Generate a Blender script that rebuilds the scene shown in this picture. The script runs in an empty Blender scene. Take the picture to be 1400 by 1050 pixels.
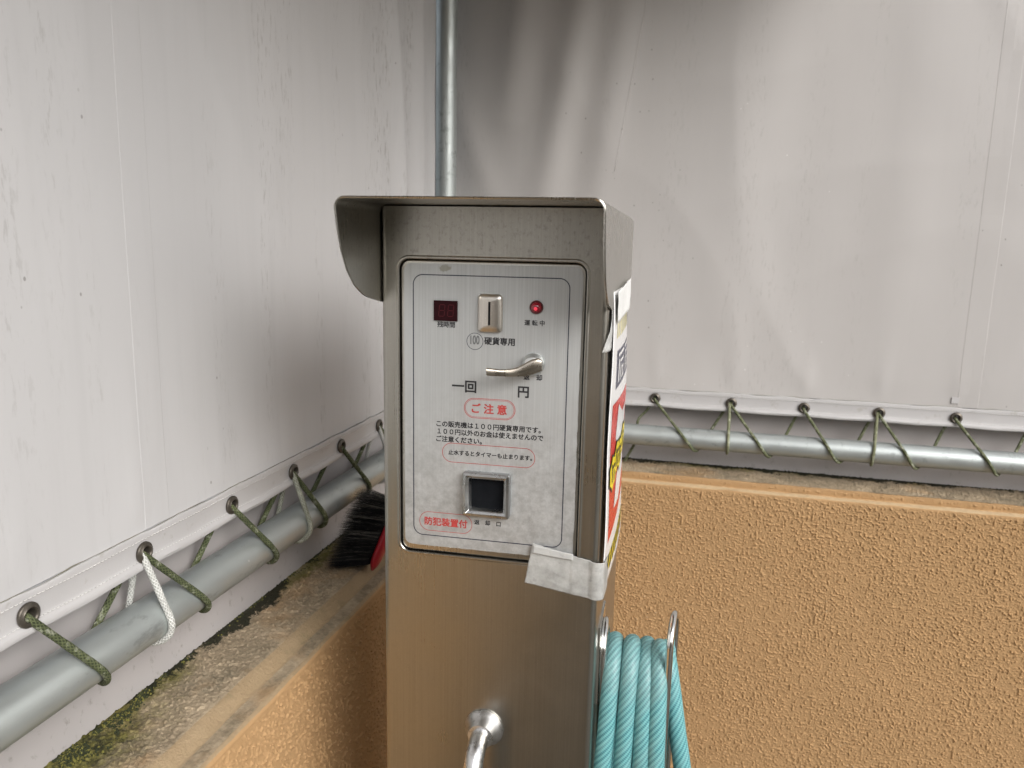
import bpy, bmesh, math, random
from mathutils import Vector, Matrix, noise as mnoise
random.seed(7)
S = bpy.context.scene
COL = S.collection
R = math.radians
PI = math.pi

# ------------------------------------------------------------------ camera
cam_d = bpy.data.cameras.new('camera')
cam = bpy.data.objects.new('camera', cam_d); COL.objects.link(cam)
cam.matrix_world = Matrix(((0.96984484, -0.06258587, 0.23555042, 0.0),
                           (0.24288738, 0.168222, -0.95535704, 0.0),
                           (0.02016709, 0.98376032, 0.17835056, 1.45),
                           (0, 0, 0, 1)))
cam_d.sensor_fit = 'HORIZONTAL'; cam_d.sensor_width = 36.0
cam_d.lens = 36.0 * 1062.0 / 1400.0
cam_d.clip_start = 0.02; cam_d.clip_end = 500
cam_d.dof.use_dof = True; cam_d.dof.focus_distance = 0.93; cam_d.dof.aperture_fstop = 9.0
S.camera = cam

# ------------------------------------------------------------------ world, sun, exposure
SUN_EL, SUN_AZ = 33.0, 129.0        # azimuth clockwise from +Y
w = bpy.data.worlds.new('World'); S.world = w; w.use_nodes = True
nt = w.node_tree; nt.nodes.clear()
sky = nt.nodes.new('ShaderNodeTexSky'); sky.sky_type = 'NISHITA'; sky.sun_disc = False
sky.sun_elevation = R(SUN_EL); sky.sun_rotation = R(SUN_AZ)
sky.air_density = 1.0; sky.dust_density = 4.0; sky.ozone_density = 1.0
hsv = nt.nodes.new('ShaderNodeHueSaturation'); hsv.inputs['Saturation'].default_value = 0.30
bgn = nt.nodes.new('ShaderNodeBackground'); bgn.inputs['Strength'].default_value = 0.15
out = nt.nodes.new('ShaderNodeOutputWorld')
nt.links.new(sky.outputs[0], hsv.inputs['Color']); nt.links.new(hsv.outputs[0], bgn.inputs['Color'])
nt.links.new(bgn.outputs[0], out.inputs['Surface'])
sd = bpy.data.lights.new('sun', 'SUN'); sd.energy = 1.5; sd.angle = R(38); sd.color = (1.0, 0.99, 0.98)
so = bpy.data.objects.new('sun', sd); COL.objects.link(so)
az, el = R(SUN_AZ), R(SUN_EL)
to_sun = Vector((math.sin(az) * math.cos(el), math.cos(az) * math.cos(el), math.sin(el)))
so.rotation_euler = to_sun.to_track_quat('Z', 'Y').to_euler()
so.location = (3, -4, 6)
S.view_settings.view_transform = 'Standard'; S.view_settings.look = 'None'
S.view_settings.exposure = 0.28; S.view_settings.gamma = 1.0; S.view_settings.use_curve_mapping = False
S.cycles.max_bounces = 8; S.cycles.diffuse_bounces = 4; S.cycles.glossy_bounces = 4
S.cycles.use_denoising = True

# ------------------------------------------------------------------ object helpers
def link(o, parent=None):
    COL.objects.link(o)
    if parent is not None: o.parent = parent
    return o
def tag(o, label=None, cat=None, group=None, kind=None):
    if label: o['label'] = label
    if cat: o['category'] = cat
    if group: o['group'] = group
    if kind: o['kind'] = kind
    return o
def thing(name, label, cat, loc=(0, 0, 0), rz=0.0, group=None):
    o = bpy.data.objects.new(name, None); o.empty_display_size = 0.05
    o.location = loc; o.rotation_euler = (0, 0, rz); link(o)
    return tag(o, label, cat, group)

class MB:
    """collects vertices and faces, then links them as one mesh object"""
    def __init__(s): s.v = []; s.f = []; s.m = []; s.uv = {}
    def add(s, vs, fs, mi=0):
        b = len(s.v); s.v += [tuple(v) for v in vs]
        for f in fs: s.f.append(tuple(b + i for i in f)); s.m.append(mi)
        return b
    def box(s, lo, hi, mi=0):
        x0, y0, z0 = lo; x1, y1, z1 = hi
        s.add([(x0,y0,z0),(x1,y0,z0),(x1,y1,z0),(x0,y1,z0),(x0,y0,z1),(x1,y0,z1),(x1,y1,z1),(x0,y1,z1)],
              [(0,3,2,1),(4,5,6,7),(0,1,5,4),(1,2,6,5),(2,3,7,6),(3,0,4,7)], mi)
    def loft(s, loops, cap0=True, cap1=True, closed=True, mi=0):
        n = len(loops[0]); b = len(s.v)
        for L in loops: s.v += [tuple(p) for p in L]
        m = n if closed else n - 1
        for k in range(len(loops) - 1):
            for i in range(m):
                j = (i + 1) % n
                s.f.append((b+k*n+i, b+k*n+j, b+(k+1)*n+j, b+(k+1)*n+i)); s.m.append(mi)
        if cap0: s.f.append(tuple(b + i for i in reversed(range(n)))); s.m.append(mi)
        if cap1: s.f.append(tuple(b + (len(loops)-1)*n + i for i in range(n))); s.m.append(mi)
    def tube(s, pts, r, seg=12, cap=True, closed=False, mi=0):
        pts = [Vector(p) for p in pts]; n = len(pts)
        rad = r if isinstance(r, (list, tuple)) else [r] * n
        tan = []
        for i in range(n):
            if closed: t = pts[(i+1) % n] - pts[i-1]
            else: t = pts[min(i+1, n-1)] - pts[max(i-1, 0)]
            tan.append(t.normalized())
        up = Vector((0, 0, 1)) if abs(tan[0].z) < 0.9 else Vector((1, 0, 0))
        nv = (up - tan[0] * up.dot(tan[0])).normalized()
        b = len(s.v); L = 0.0; lens = []
        for i in range(n):
            if i: L += (pts[i] - pts[i-1]).length
            lens.append(L)
            nv = (nv - tan[i] * nv.dot(tan[i])).normalized(); bv = tan[i].cross(nv)
            for k in range(seg):
                a = 2 * PI * k / seg
                s.v.append(tuple(pts[i] + (nv * math.cos(a) + bv * math.sin(a)) * rad[i]))
        m = n if closed else n - 1
        for i in range(m):
            i2 = (i + 1) % n
            l2 = lens[i2] if i2 > i else L + (pts[0] - pts[-1]).length
            for k in range(seg):
                k2 = (k + 1) % seg
                s.uv[len(s.f)] = ((k/seg, lens[i]), ((k+1)/seg, lens[i]), ((k+1)/seg, l2), (k/seg, l2))
                s.f.append((b+i*seg+k, b+i*seg+k2, b+i2*seg+k2, b+i2*seg+k)); s.m.append(mi)
        if cap and not closed:
            s.f.append(tuple(b + k for k in reversed(range(seg)))); s.m.append(mi)
            s.f.append(tuple(b + (n-1)*seg + k for k in range(seg))); s.m.append(mi)
    def grid(s, us, vs, fn, mi=0):
        b = len(s.v)
        for v in vs:
            for u in us: s.v.append(tuple(fn(u, v)))
        n = len(us)
        for j in range(len(vs) - 1):
            for i in range(n - 1):
                s.f.append((b+j*n+i, b+j*n+i+1, b+(j+1)*n+i+1, b+(j+1)*n+i)); s.m.append(mi)
    def build(s, name, mats, parent=None, smooth=None, bevel=None):
        me = bpy.data.meshes.new(name); me.from_pydata(s.v, [], s.f); 
        if not isinstance(mats, (list, tuple)): mats = [mats]
        for m in mats: me.materials.append(m)
        me.polygons.foreach_set('material_index', s.m)
        if s.uv:
            uvl = me.uv_layers.new(name='UVMap')
            for fi, q in s.uv.items():
                for k, li in enumerate(me.polygons[fi].loop_indices): uvl.data[li].uv = q[k]
        bm = bmesh.new(); bm.from_mesh(me)
        bmesh.ops.recalc_face_normals(bm, faces=bm.faces[:]) if s.__dict__.get('fixn', True) else None
        bm.to_mesh(me); bm.free()
        if smooth is not None:
            for p in me.polygons: p.use_smooth = True
            if smooth < 179: me.set_sharp_from_angle(angle=R(smooth))
        o = bpy.data.objects.new(name, me); link(o, parent)
        if bevel:
            md = o.modifiers.new('bevel', 'BEVEL'); md.width = bevel; md.segments = 2; md.limit_method = 'ANGLE'
        return o

def smoothpath(P, n=8, closed=False):
    P = [Vector(p) for p in P]; N = len(P); o = []
    rng = N if closed else N - 1
    for i in range(rng):
        p0 = P[i-1] if (i or closed) else P[0]; p1 = P[i]; p2 = P[(i+1) % N]
        p3 = P[(i+2) % N] if (closed or i + 2 < N) else P[-1]
        for k in range(n):
            t = k / n
            o.append(0.5 * ((2*p1) + (p2-p0)*t + (2*p0-5*p1+4*p2-p3)*t*t + (3*p1-p0-3*p2+p3)*t**3))
    if not closed: o.append(P[-1])
    return o
def rrect(u0, u1, z0, z1, r, seg=6):
    pts = []
    for cx, cz, a0 in ((u1-r, z0+r, -90), (u1-r, z1-r, 0), (u0+r, z1-r, 90), (u0+r, z0+r, 180)):
        for k in range(seg + 1):
            a = R(a0 + 90 * k / seg); pts.append((cx + r*math.cos(a), cz + r*math.sin(a)))
    return pts
def nz(p, s): return mnoise.noise(Vector(p) * s)

# ------------------------------------------------------------------ materials
class NM:
    def __init__(s, name):
        s.m = bpy.data.materials.new(name); s.m.use_nodes = True
        s.t = s.m.node_tree; s.n = s.t.nodes; s.l = s.t.links
        s.b = s.n['Principled BSDF']
        s.tc = s.n.new('ShaderNodeTexCoord')
    def set(s, **k):
        for a, v in k.items():
            nm = a.replace('_', ' ')
            if isinstance(v, tuple) and len(v) == 3: v = (*v, 1)
            s.b.inputs[nm].default_value = v
        return s
    def val(s, sock, v):
        if isinstance(v, (int, float)): sock.default_value = v
        elif isinstance(v, tuple): sock.default_value = (*v, 1) if len(v) == 3 else v
        else: s.l.new(v, sock)
    def coord(s, scale=(1, 1, 1), which='Object', rot=(0, 0, 0)):
        m = s.n.new('ShaderNodeMapping'); m.inputs['Scale'].default_value = scale; m.inputs['Rotation'].default_value = rot
        s.l.new(s.tc.outputs[which], m.inputs[0]); return m.outputs[0]
    def noise(s, scale=5, detail=4, rough=0.55, vec=None, dist=0.0):
        n = s.n.new('ShaderNodeTexNoise'); n.inputs['Scale'].default_value = scale
        n.inputs['Detail'].default_value = detail; n.inputs['Roughness'].default_value = rough
        n.inputs['Distortion'].default_value = dist
        s.l.new(vec if vec is not None else s.tc.outputs['Object'], n.inputs['Vector']); return n.outputs[0]
    def voro(s, scale, vec=None, feature='F1', rnd=1.0):
        n = s.n.new('ShaderNodeTexVoronoi'); n.feature = feature; n.inputs['Scale'].default_value = scale
        n.inputs['Randomness'].default_value = rnd
        s.l.new(vec if vec is not None else s.tc.outputs['Object'], n.inputs['Vector']); return n.outputs[0]
    def ramp(s, f, stops, interp='LINEAR'):
        n = s.n.new('ShaderNodeValToRGB'); n.color_ramp.interpolation = interp
        e = n.color_ramp.elements
        while len(e) < len(stops): e.new(0.5)
        for i, (p, c) in enumerate(stops):
            e[i].position = p
            e[i].color = (c, c, c, 1) if isinstance(c, (int, float)) else (*c, 1)
        s.l.new(f, n.inputs[0]); return n.outputs[0]
    def mix(s, f, a, b, mode='MIX'):
        n = s.n.new('ShaderNodeMix'); n.data_type = 'RGBA'; n.blend_type = mode
        s.val(n.inputs[0], f); s.val(n.inputs[6], a); s.val(n.inputs[7], b); return n.outputs[2]
    def math(s, op, a, b=0.0, clamp=False):
        n = s.n.new('ShaderNodeMath'); n.operation = op; n.use_clamp = clamp
        s.val(n.inputs[0], a); s.val(n.inputs[1], b); return n.outputs[0]
    def sep(s, vec=None):
        n = s.n.new('ShaderNodeSeparateXYZ'); s.l.new(vec if vec is not None else s.tc.outputs['Object'], n.inputs[0]); return n.outputs
    def bump(s, h, strength=0.5, dist=0.002, prev=None):
        n = s.n.new('ShaderNodeBump'); n.inputs['Strength'].default_value = strength; n.inputs['Distance'].default_value = dist
        s.l.new(h, n.inputs['Height'])
        if prev is not None: s.l.new(prev, n.inputs['Normal'])
        s.l.new(n.outputs[0], s.b.inputs['Normal']); return n.outputs[0]
    def col(s, c): s.val(s.b.inputs['Base Color'], c); return s
    def rough(s, c): s.val(s.b.inputs['Roughness'], c); return s

def plain(name, col, rough=0.5, metal=0.0, var=0.12, scale=40, bump=0.0):
    m = NM(name).set(Metallic=metal, Roughness=rough)
    f = m.noise(scale, 4)
    m.col(m.mix(f, tuple(c * (1 - var) for c in col), tuple(min(1, c * (1 + var)) for c in col)))
    m.rough(m.ramp(m.noise(scale * 1.7, 3), [(0.3, max(0.02, rough * .85)), (0.7, min(1, rough * 1.15))]))
    if bump: m.bump(m.noise(scale * 3, 3), bump, 0.001)
    return m.m

# tarpaulin: grey white PVC cloth, vertical mildew streaks and specks
def canvas_mat(name, base, streak, right_heavy=None):
    m = NM(name).set(Roughness=0.62)
    m.b.inputs['Specular IOR Level'].default_value = 0.3
    big = m.noise(1.6, 3, 0.5, m.coord((1.6, 1.6, 0.5)))
    c = m.mix(m.ramp(big, [(0.35, 0.0), (0.65, 1.0)]), tuple(x * 0.94 for x in base), tuple(x * 1.03 for x in base))
    fine = m.noise(1.0, 3, 0.6, m.coord((34, 34, 2.2)))
    c = m.mix(m.math('MULTIPLY', m.ramp(fine, [(0.5, 0.0), (0.72, 1.0)]), 0.11 * streak), c, tuple(x * 0.62 for x in base))
    # dashes of mildew that run down the cloth
    dash = m.ramp(m.noise(1.0, 5, 0.68, m.coord((150, 150, 34))), [(0.545, 0.0), (0.64, 1.0)])
    col_ = m.ramp(m.noise(1.0, 2, 0.5, m.coord((13, 13, 0.8))), [(0.50, 0.0), (0.66, 1.0)])
    k = m.math('MULTIPLY', dash, col_)
    if right_heavy:
        ax, lo, hi, fl = right_heavy
        g = m.sep()[ax]
        mr = m.n.new('ShaderNodeMapRange'); mr.inputs[1].default_value = lo; mr.inputs[2].default_value = hi
        mr.inputs[3].default_value = fl; mr.inputs[4].default_value = 1.0
        m.l.new(g, mr.inputs[0]); k = m.math('MULTIPLY', k, mr.outputs[0])
    c = m.mix(m.math('MULTIPLY', k, 0.52 * streak), c, (0.17, 0.155, 0.135))
    spk = m.ramp(m.voro(38, m.coord((1, 1, 0.7))), [(0.045, 1.0), (0.07, 0.0)])
    spm = m.ramp(m.noise(3.1, 2), [(0.53, 0.0), (0.58, 1.0)])
    c = m.mix(m.math('MULTIPLY', m.math('MULTIPLY', spk, spm), 0.55), c, (0.10, 0.09, 0.075))
    wsp = m.ramp(m.voro(23, m.coord((1.1, 1.0, 1.0), rot=(0.4, 0.3, 0.9))), [(0.03, 1.0), (0.045, 0.0)])
    wsm = m.ramp(m.noise(2.3, 2, vec=m.coord((1, 1, 1), rot=(0.2, 0.8, 0.4))), [(0.60, 0.0), (0.64, 1.0)])
    c = m.mix(m.math('MULTIPLY', m.math('MULTIPLY', wsp, wsm), 0.5), c, (0.8, 0.79, 0.78))
    m.col(c)
    h = m.noise(420, 2, 0.5)
    b = m.bump(h, 0.12, 0.0004)
    m.bump(m.noise(9, 3, 0.5, m.coord((1, 1, 0.6))), 0.16, 0.006, b)
    return m.m
M = {}
M['canvas_left'] = canvas_mat('canvas_left', (0.562, 0.557, 0.56), 1.0, (1, 0.9, 1.45, 0.45))
M['canvas_back'] = canvas_mat('canvas_back', (0.492, 0.474, 0.462), 0.36)
def hem_mat():
    m = NM('canvas_hem').set(Roughness=0.5)
    c = m.mix(m.noise(12, 4), (0.455, 0.445, 0.445), (0.535, 0.525, 0.525))
    d = m.ramp(m.noise(60, 4, 0.7), [(0.60, 0.0), (0.70, 1.0)])
    c = m.mix(m.math('MULTIPLY', d, 0.3), c, (0.25, 0.23, 0.17))
    m.col(c); m.bump(m.noise(300, 2), 0.15, 0.0005); return m.m
M['hem'] = hem_mat()
def skirt_mat():
    m = NM('canvas_skirt').set(Roughness=0.55)
    c = m.mix(m.noise(7, 4), (0.40, 0.375, 0.37), (0.50, 0.475, 0.47))
    d = m.ramp(m.noise(1.0, 5, 0.7, m.coord((70, 70, 45))), [(0.58, 0.0), (0.68, 1.0)])
    z = m.sep()[2]
    mr = m.n.new('ShaderNodeMapRange'); mr.inputs[1].default_value = 1.0; mr.inputs[2].default_value = 0.9
    m.l.new(z, mr.inputs[0])
    c = m.mix(m.math('MULTIPLY', m.math('MULTIPLY', d, mr.outputs[0]), 0.6), c, (0.20, 0.18, 0.15))
    m.col(c); m.bump(m.noise(16, 3), 0.2, 0.006); return m.m
M['skirt'] = skirt_mat()
M['seam_crease_dirt'] = plain('seam_crease_dirt', (0.19, 0.18, 0.13), 0.9, 0, 0.4, 60)
M['thread'] = plain('thread', (0.66, 0.65, 0.63), 0.8, 0, 0.25, 90)
M['eyelet'] = plain('eyelet', (0.105, 0.092, 0.076), 0.42, 0.65, 0.35, 120, 0.2)

def galv_mat():
    m = NM('galvanised').set(Metallic=0.66, Roughness=0.44)
    c = m.mix(m.noise(14, 4), (0.43, 0.465, 0.46), (0.54, 0.575, 0.565))
    sm = m.ramp(m.noise(1, 5, 0.7, m.coord((34, 12, 34))), [(0.57, 0.0), (0.68, 1.0)])
    c = m.mix(m.math('MULTIPLY', sm, 0.5), c, (0.19, 0.20, 0.20))
    sp = m.ramp(m.voro(30), [(0.05, 1.0), (0.075, 0.0)])
    spm = m.ramp(m.noise(5, 2), [(0.54, 0.0), (0.6, 1.0)])
    c = m.mix(m.math('MULTIPLY', m.math('MULTIPLY', sp, spm), 0.7), c, (0.78, 0.79, 0.79))
    m.col(c)
    m.rough(m.ramp(m.noise(30, 4), [(0.3, 0.36), (0.7, 0.52)]))
    m.bump(m.noise(1, 3, 0.6, m.coord((300, 20, 300))), 0.08, 0.0006); return m.m
M['galv'] = galv_mat()

def render_wall(name, ledge, axis, foot, sgn):
    """spray rendered ochre wall; the ledge on top is dirty and mouldy towards the foot of the cloth"""
    m = NM(name).set(Roughness=0.82)
    m.b.inputs['Specular IOR Level'].default_value = 0.18
    ochre = m.mix(m.noise(2.4, 4), (0.400, 0.248, 0.120), (0.460, 0.288, 0.143))
    n2 = m.noise(330, 3, 0.6)
    if not ledge:
        spk = m.ramp(m.voro(55), [(0.055, 1.0), (0.085, 0.0)])
        spm = m.ramp(m.noise(7, 2), [(0.56, 0.0), (0.6, 1.0)])
        c = m.mix(m.math('MULTIPLY', m.math('MULTIPLY', spk, spm), 0.8), ochre, (0.62, 0.50, 0.36))
        c = m.mix(m.math('MULTIPLY', m.ramp(m.noise(20, 5, 0.7), [(0.5, 0.0), (0.7, 1.0)]), 0.22), c, (0.33, 0.21, 0.10))
        m.col(c); m.bump(n2, 0.55, 0.0012)
    else:
        g = m.math('ADD', m.math('MULTIPLY', m.noise(16, 6, 0.7), 0.6), m.math('MULTIPLY', m.noise(150, 4, 0.7), 0.4))
        c = m.mix(m.ramp(g, [(0.40, 0.0), (0.60, 1.0)]), (0.25, 0.20, 0.135), (0.47, 0.375, 0.26))
        c = m.mix(m.math('MULTIPLY', m.ramp(m.noise(9, 4, 0.6), [(0.52, 0.0), (0.66, 1.0)]), 0.5), c, (0.40, 0.245, 0.115))
        gr = m.ramp(m.noise(11, 5, 0.7, m.coord((1, 1, 1), rot=(0.5, 0.1, 0.3))), [(0.52, 0.0), (0.66, 1.0)])
        c = m.mix(m.math('MULTIPLY', gr, 0.45), c, (0.15, 0.135, 0.095))
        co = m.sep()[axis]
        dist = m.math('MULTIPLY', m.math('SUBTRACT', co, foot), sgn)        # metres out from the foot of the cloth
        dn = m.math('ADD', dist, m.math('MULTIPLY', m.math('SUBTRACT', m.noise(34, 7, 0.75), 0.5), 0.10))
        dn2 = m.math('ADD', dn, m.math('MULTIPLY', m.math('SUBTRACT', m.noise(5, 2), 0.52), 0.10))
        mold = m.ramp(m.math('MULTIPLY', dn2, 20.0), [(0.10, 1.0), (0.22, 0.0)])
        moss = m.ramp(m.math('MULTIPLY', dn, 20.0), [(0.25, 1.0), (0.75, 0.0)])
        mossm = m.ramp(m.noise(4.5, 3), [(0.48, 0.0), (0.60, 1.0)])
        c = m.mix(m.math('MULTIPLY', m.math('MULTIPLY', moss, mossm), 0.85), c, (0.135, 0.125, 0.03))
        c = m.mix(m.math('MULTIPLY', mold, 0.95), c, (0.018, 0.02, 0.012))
        if axis == 0:      # the big mossy patch on the near end of the left ledge
            y = m.sep()[1]
            yy = m.math('ADD', y, m.math('MULTIPLY', m.math('SUBTRACT', m.noise(20, 5, 0.7), 0.5), 0.25))
            near = m.ramp(yy, [(0.66, 1.0), (0.76, 0.0)])
            xx = m.ramp(m.math('ADD', m.math('MULTIPLY', dist, 8.0), m.math('MULTIPLY', m.noise(30, 5, 0.7), 0.5)), [(0.60, 1.0), (0.95, 0.0)])
            c = m.mix(m.math('MULTIPLY', m.math('MULTIPLY', near, xx), 0.9), c,
                      m.mix(m.ramp(m.noise(75, 5, 0.75), [(0.42, 0.0), (0.62, 1.0)]), (0.022, 0.028, 0.009), (0.20, 0.185, 0.045)))
        m.col(c); m.rough(0.9)
        m.bump(m.math('ADD', m.noise(190, 5, 0.72), m.math('MULTIPLY', m.noise(60, 3), 0.8)), 1.0, 0.0034)
    return m.m
M['wall'] = render_wall('ochre_render', False, 0, 0, 1)
M['ledge_left'] = render_wall('ledge_left', True, 0, -0.655, 1)
M['ledge_back'] = render_wall('ledge_back', True, 1, 1.922, -1)
def rib_mat(): 
    m = NM('ledge_rib').set(Roughness=0.85)
    c = m.mix(m.noise(18, 5, 0.7), (0.31, 0.215, 0.115), (0.40, 0.30, 0.185))
    c = m.mix(m.math('MULTIPLY', m.ramp(m.noise(13, 5, 0.7), [(0.55, 0.0), (0.68, 1.0)]), 0.55), c, (0.19, 0.165, 0.085))
    m.col(c); m.bump(m.noise(190, 5, 0.7), 0.9, 0.003); return m.m
M['rib'] = rib_mat()
M['rib_back'] = plain('ledge_lip', (0.50, 0.37, 0.22), 0.85, 0, 0.22, 90, 0.8)

def steel_mat(name, col, rough, speck=1.0):
    m = NM(name).set(Metallic=1.0)
    c = m.mix(m.noise(5, 5, 0.6), tuple(x * 0.9 for x in col), tuple(min(1, x * 1.07) for x in col))
    bs = m.noise(1, 4, 0.7, m.coord((500, 500, 3)))
    c = m.mix(m.ramp(bs, [(0.35, 0.0), (0.65, 1.0)]), m.mix(0.06, c, (0, 0, 0)), m.mix(0.04, c, (1, 1, 1)))
    sp = m.ramp(m.noise(1, 5, 0.75, m.coord((170, 170, 110))), [(0.52, 0.0), (0.68, 1.0)])
    zz = m.n.new('ShaderNodeMapRange'); zz.inputs[1].default_value = 1.40; zz.inputs[2].default_value = 1.44; zz.inputs[3].default_value = 0.3; zz.inputs[4].default_value = 1.6
    m.l.new(m.sep()[2], zz.inputs[0])
    c = m.mix(m.math('MULTIPLY', m.math('MULTIPLY', sp, 0.34 * speck), zz.outputs[0]), c, tuple(x * 0.5 for x in col))
    ls = m.ramp(m.noise(520, 2, 0.6), [(0.62, 0.0), (0.74, 1.0)])
    c = m.mix(m.math('MULTIPLY', ls, 0.30), c, tuple(min(1, x * 1.7) for x in col))
    wsp = m.ramp(m.voro(70), [(0.04, 1.0), (0.07, 0.0)])
    wm = m.ramp(m.noise(8, 2), [(0.54, 0.0), (0.6, 1.0)])
    c = m.mix(m.math('MULTIPLY', m.math('MULTIPLY', wsp, wm), 0.22), c, (0.8, 0.76, 0.68))
    m.col(c)
    m.rough(m.math('ADD', m.ramp(m.noise(6, 5, 0.65), [(0.3, rough * 0.84), (0.7, rough * 1.14)]), m.math('MULTIPLY', m.math('SUBTRACT', bs, 0.5), 0.10)))
    b = m.bump(m.noise(1, 3, 0.6, m.coord((700, 700, 12))), 0.05, 0.0002)
    m.bump(m.noise(5, 2), 0.10, 0.004, b); return m.m
M['steel'] = steel_mat('stainless', (0.412, 0.396, 0.356), 0.31, 1.1)
M['steel_hood'] = steel_mat('stainless_hood', (0.53, 0.515, 0.475), 0.30, 0.7)
M['chrome'] = plain('chrome', (0.72, 0.72, 0.70), 0.13, 1.0, 0.08, 60)
def worn_chrome(name, base, pit):
    m = NM(name).set(Metallic=1.0, Roughness=0.22)
    d = m.ramp(m.noise(1, 5, 0.75, m.coord((120, 120, 120))), [(0.55, 0.0), (0.68, 1.0)])
    c = m.mix(m.math('MULTIPLY', d, pit), base, (0.20, 0.18, 0.15)); m.col(c)
    m.rough(m.ramp(m.noise(40, 4), [(0.3, 0.18), (0.7, 0.42)])); m.bump(d, 0.15, 0.0005); return m.m
M['spout'] = worn_chrome('spout_chrome', (0.68, 0.68, 0.68), 0.6)
M['lever'] = worn_chrome('lever_nickel', (0.52, 0.47, 0.40), 0.7)
M['lever_disc'] = worn_chrome('lever_disc', (0.66, 0.67, 0.66), 0.25)
M['bezel'] = steel_mat('bezel_steel', (0.64, 0.60, 0.545), 0.30, 0.3)
M['cast'] = worn_chrome('cast_alloy', (0.47, 0.475, 0.475), 0.3)
M['black'] = plain('black_void', (0.012, 0.013, 0.015), 0.6, 0, 0.3, 60)
M['flap'] = plain('recess_black', (0.006, 0.007, 0.009), 0.85, 0, 0.3, 60)  # near-black in place of shade inside the coin return recess
M['flap'].node_tree.nodes['Principled BSDF'].inputs['Specular IOR Level'].default_value = 0.12
M['gap'] = plain('dark_gap', (0.015, 0.014, 0.013), 0.7, 0, 0.2, 60)
M['ink_navy'] = plain('ink_navy', (0.022, 0.024, 0.045), 0.5, 0, 0.3, 150)
M['ink_black'] = plain('ink_black', (0.022, 0.022, 0.025), 0.5, 0, 0.3, 150)
M['ink_grey'] = plain('ink_grey', (0.17, 0.175, 0.18), 0.5, 0, 0.3, 150)
M['ink_red'] = plain('ink_red', (0.46, 0.055, 0.05), 0.5, 0, 0.25, 150)
def decal_mat():
    m = NM('faceplate_foil').set(Metallic=0.45, Roughness=0.42)
    z = m.sep()[2]
    base = (0.50, 0.515, 0.515)
    br = m.noise(1, 3, 0.7, m.coord((900, 900, 5)))
    c = m.mix(m.ramp(br, [(0.3, 0.0), (0.7, 1.0)]), tuple(x * 0.90 for x in base), tuple(x * 1.09 for x in base))
    mo = m.ramp(m.math('ADD', m.math('MULTIPLY', m.noise(30, 7, 0.78), 0.5), m.math('MULTIPLY', m.noise(110, 5, 0.75), 0.5)), [(0.41, 0.0), (0.60, 1.0)])
    mr = m.n.new('ShaderNodeMapRange'); mr.inputs[1].default_value = 1.30; mr.inputs[2].default_value = 1.16
    m.l.new(m.math('ADD', z, m.math('MULTIPLY', m.math('SUBTRACT', m.noise(9, 3), 0.5), 0.14)), mr.inputs[0])
    worn = m.math('MULTIPLY', mo, mr.outputs[0])
    c = m.mix(m.math('MULTIPLY', mr.outputs[0], 0.8), c, m.mix(mo, (0.36, 0.365, 0.362), (0.55, 0.56, 0.555)))
    sc = m.ramp(m.voro(50), [(0.06, 1.0), (0.12, 0.0)])
    scm = m.ramp(m.noise(6, 2), [(0.52, 0.0), (0.58, 1.0)])
    c = m.mix(m.math('MULTIPLY', m.math('MULTIPLY', sc, scm), m.math('MULTIPLY', mr.outputs[0], 0.6)), c, (0.78, 0.79, 0.79))
    sx_, _, sz_ = m.sep()
    dx = m.math('DIVIDE', m.math('SUBTRACT', sx_, 0.0735), 0.0085); dz = m.math('DIVIDE', m.math('SUBTRACT', sz_, 1.4215), 0.0048)
    rr2 = m.math('ADD', m.math('MULTIPLY', dx, dx), m.math('MULTIPLY', dz, dz))
    sm = m.ramp(m.math('ADD', rr2, m.math('MULTIPLY', m.math('SUBTRACT', m.noise(380, 4, 0.7), 0.5), 2.4)), [(0.35, 1.0), (0.75, 0.0)])
    c = m.mix(m.math('MULTIPLY', sm, 0.6), c, (0.24, 0.23, 0.16))
    m.col(c)
    m.rough(m.ramp(mo, [(0.0, 0.38), (1.0, 0.52)]))
    m.bump(br, 0.08, 0.0002); return m.m
M['foil'] = decal_mat()
M['lcd'] = NM('display_red').set(Base_Color=(0.022, 0.003, 0.005), Roughness=0.3, Specular_IOR_Level=0.12).m
M['digit'] = NM('display_segment').set(Base_Color=(0.075, 0.012, 0.016), Roughness=0.3, Specular_IOR_Level=0.12).m
def lamp_mat():
    m = NM('lamp_lens').set(Base_Color=(0.22, 0.004, 0.012), Roughness=0.08)
    m.b.inputs['Coat Weight'].default_value = 0.8
    m.b.inputs['Emission Color'].default_value = (1.0, 0.03, 0.08, 1); m.b.inputs['Emission Strength'].default_value = 0.02
    return m.m
M['lamp'] = lamp_mat()
M['lamp_core'] = NM('lamp_core').set(Base_Color=(0.7, 0.05, 0.08), Roughness=0.3).m
M['lamp_core'].node_tree.nodes['Principled BSDF'].inputs['Emission Color'].default_value = (1, 0.05, 0.1, 1)
M['lamp_core'].node_tree.nodes['Principled BSDF'].inputs['Emission Strength'].default_value = 0.45
M['lamp_ring'] = plain('lamp_ring', (0.10, 0.015, 0.015), 0.35)

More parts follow.
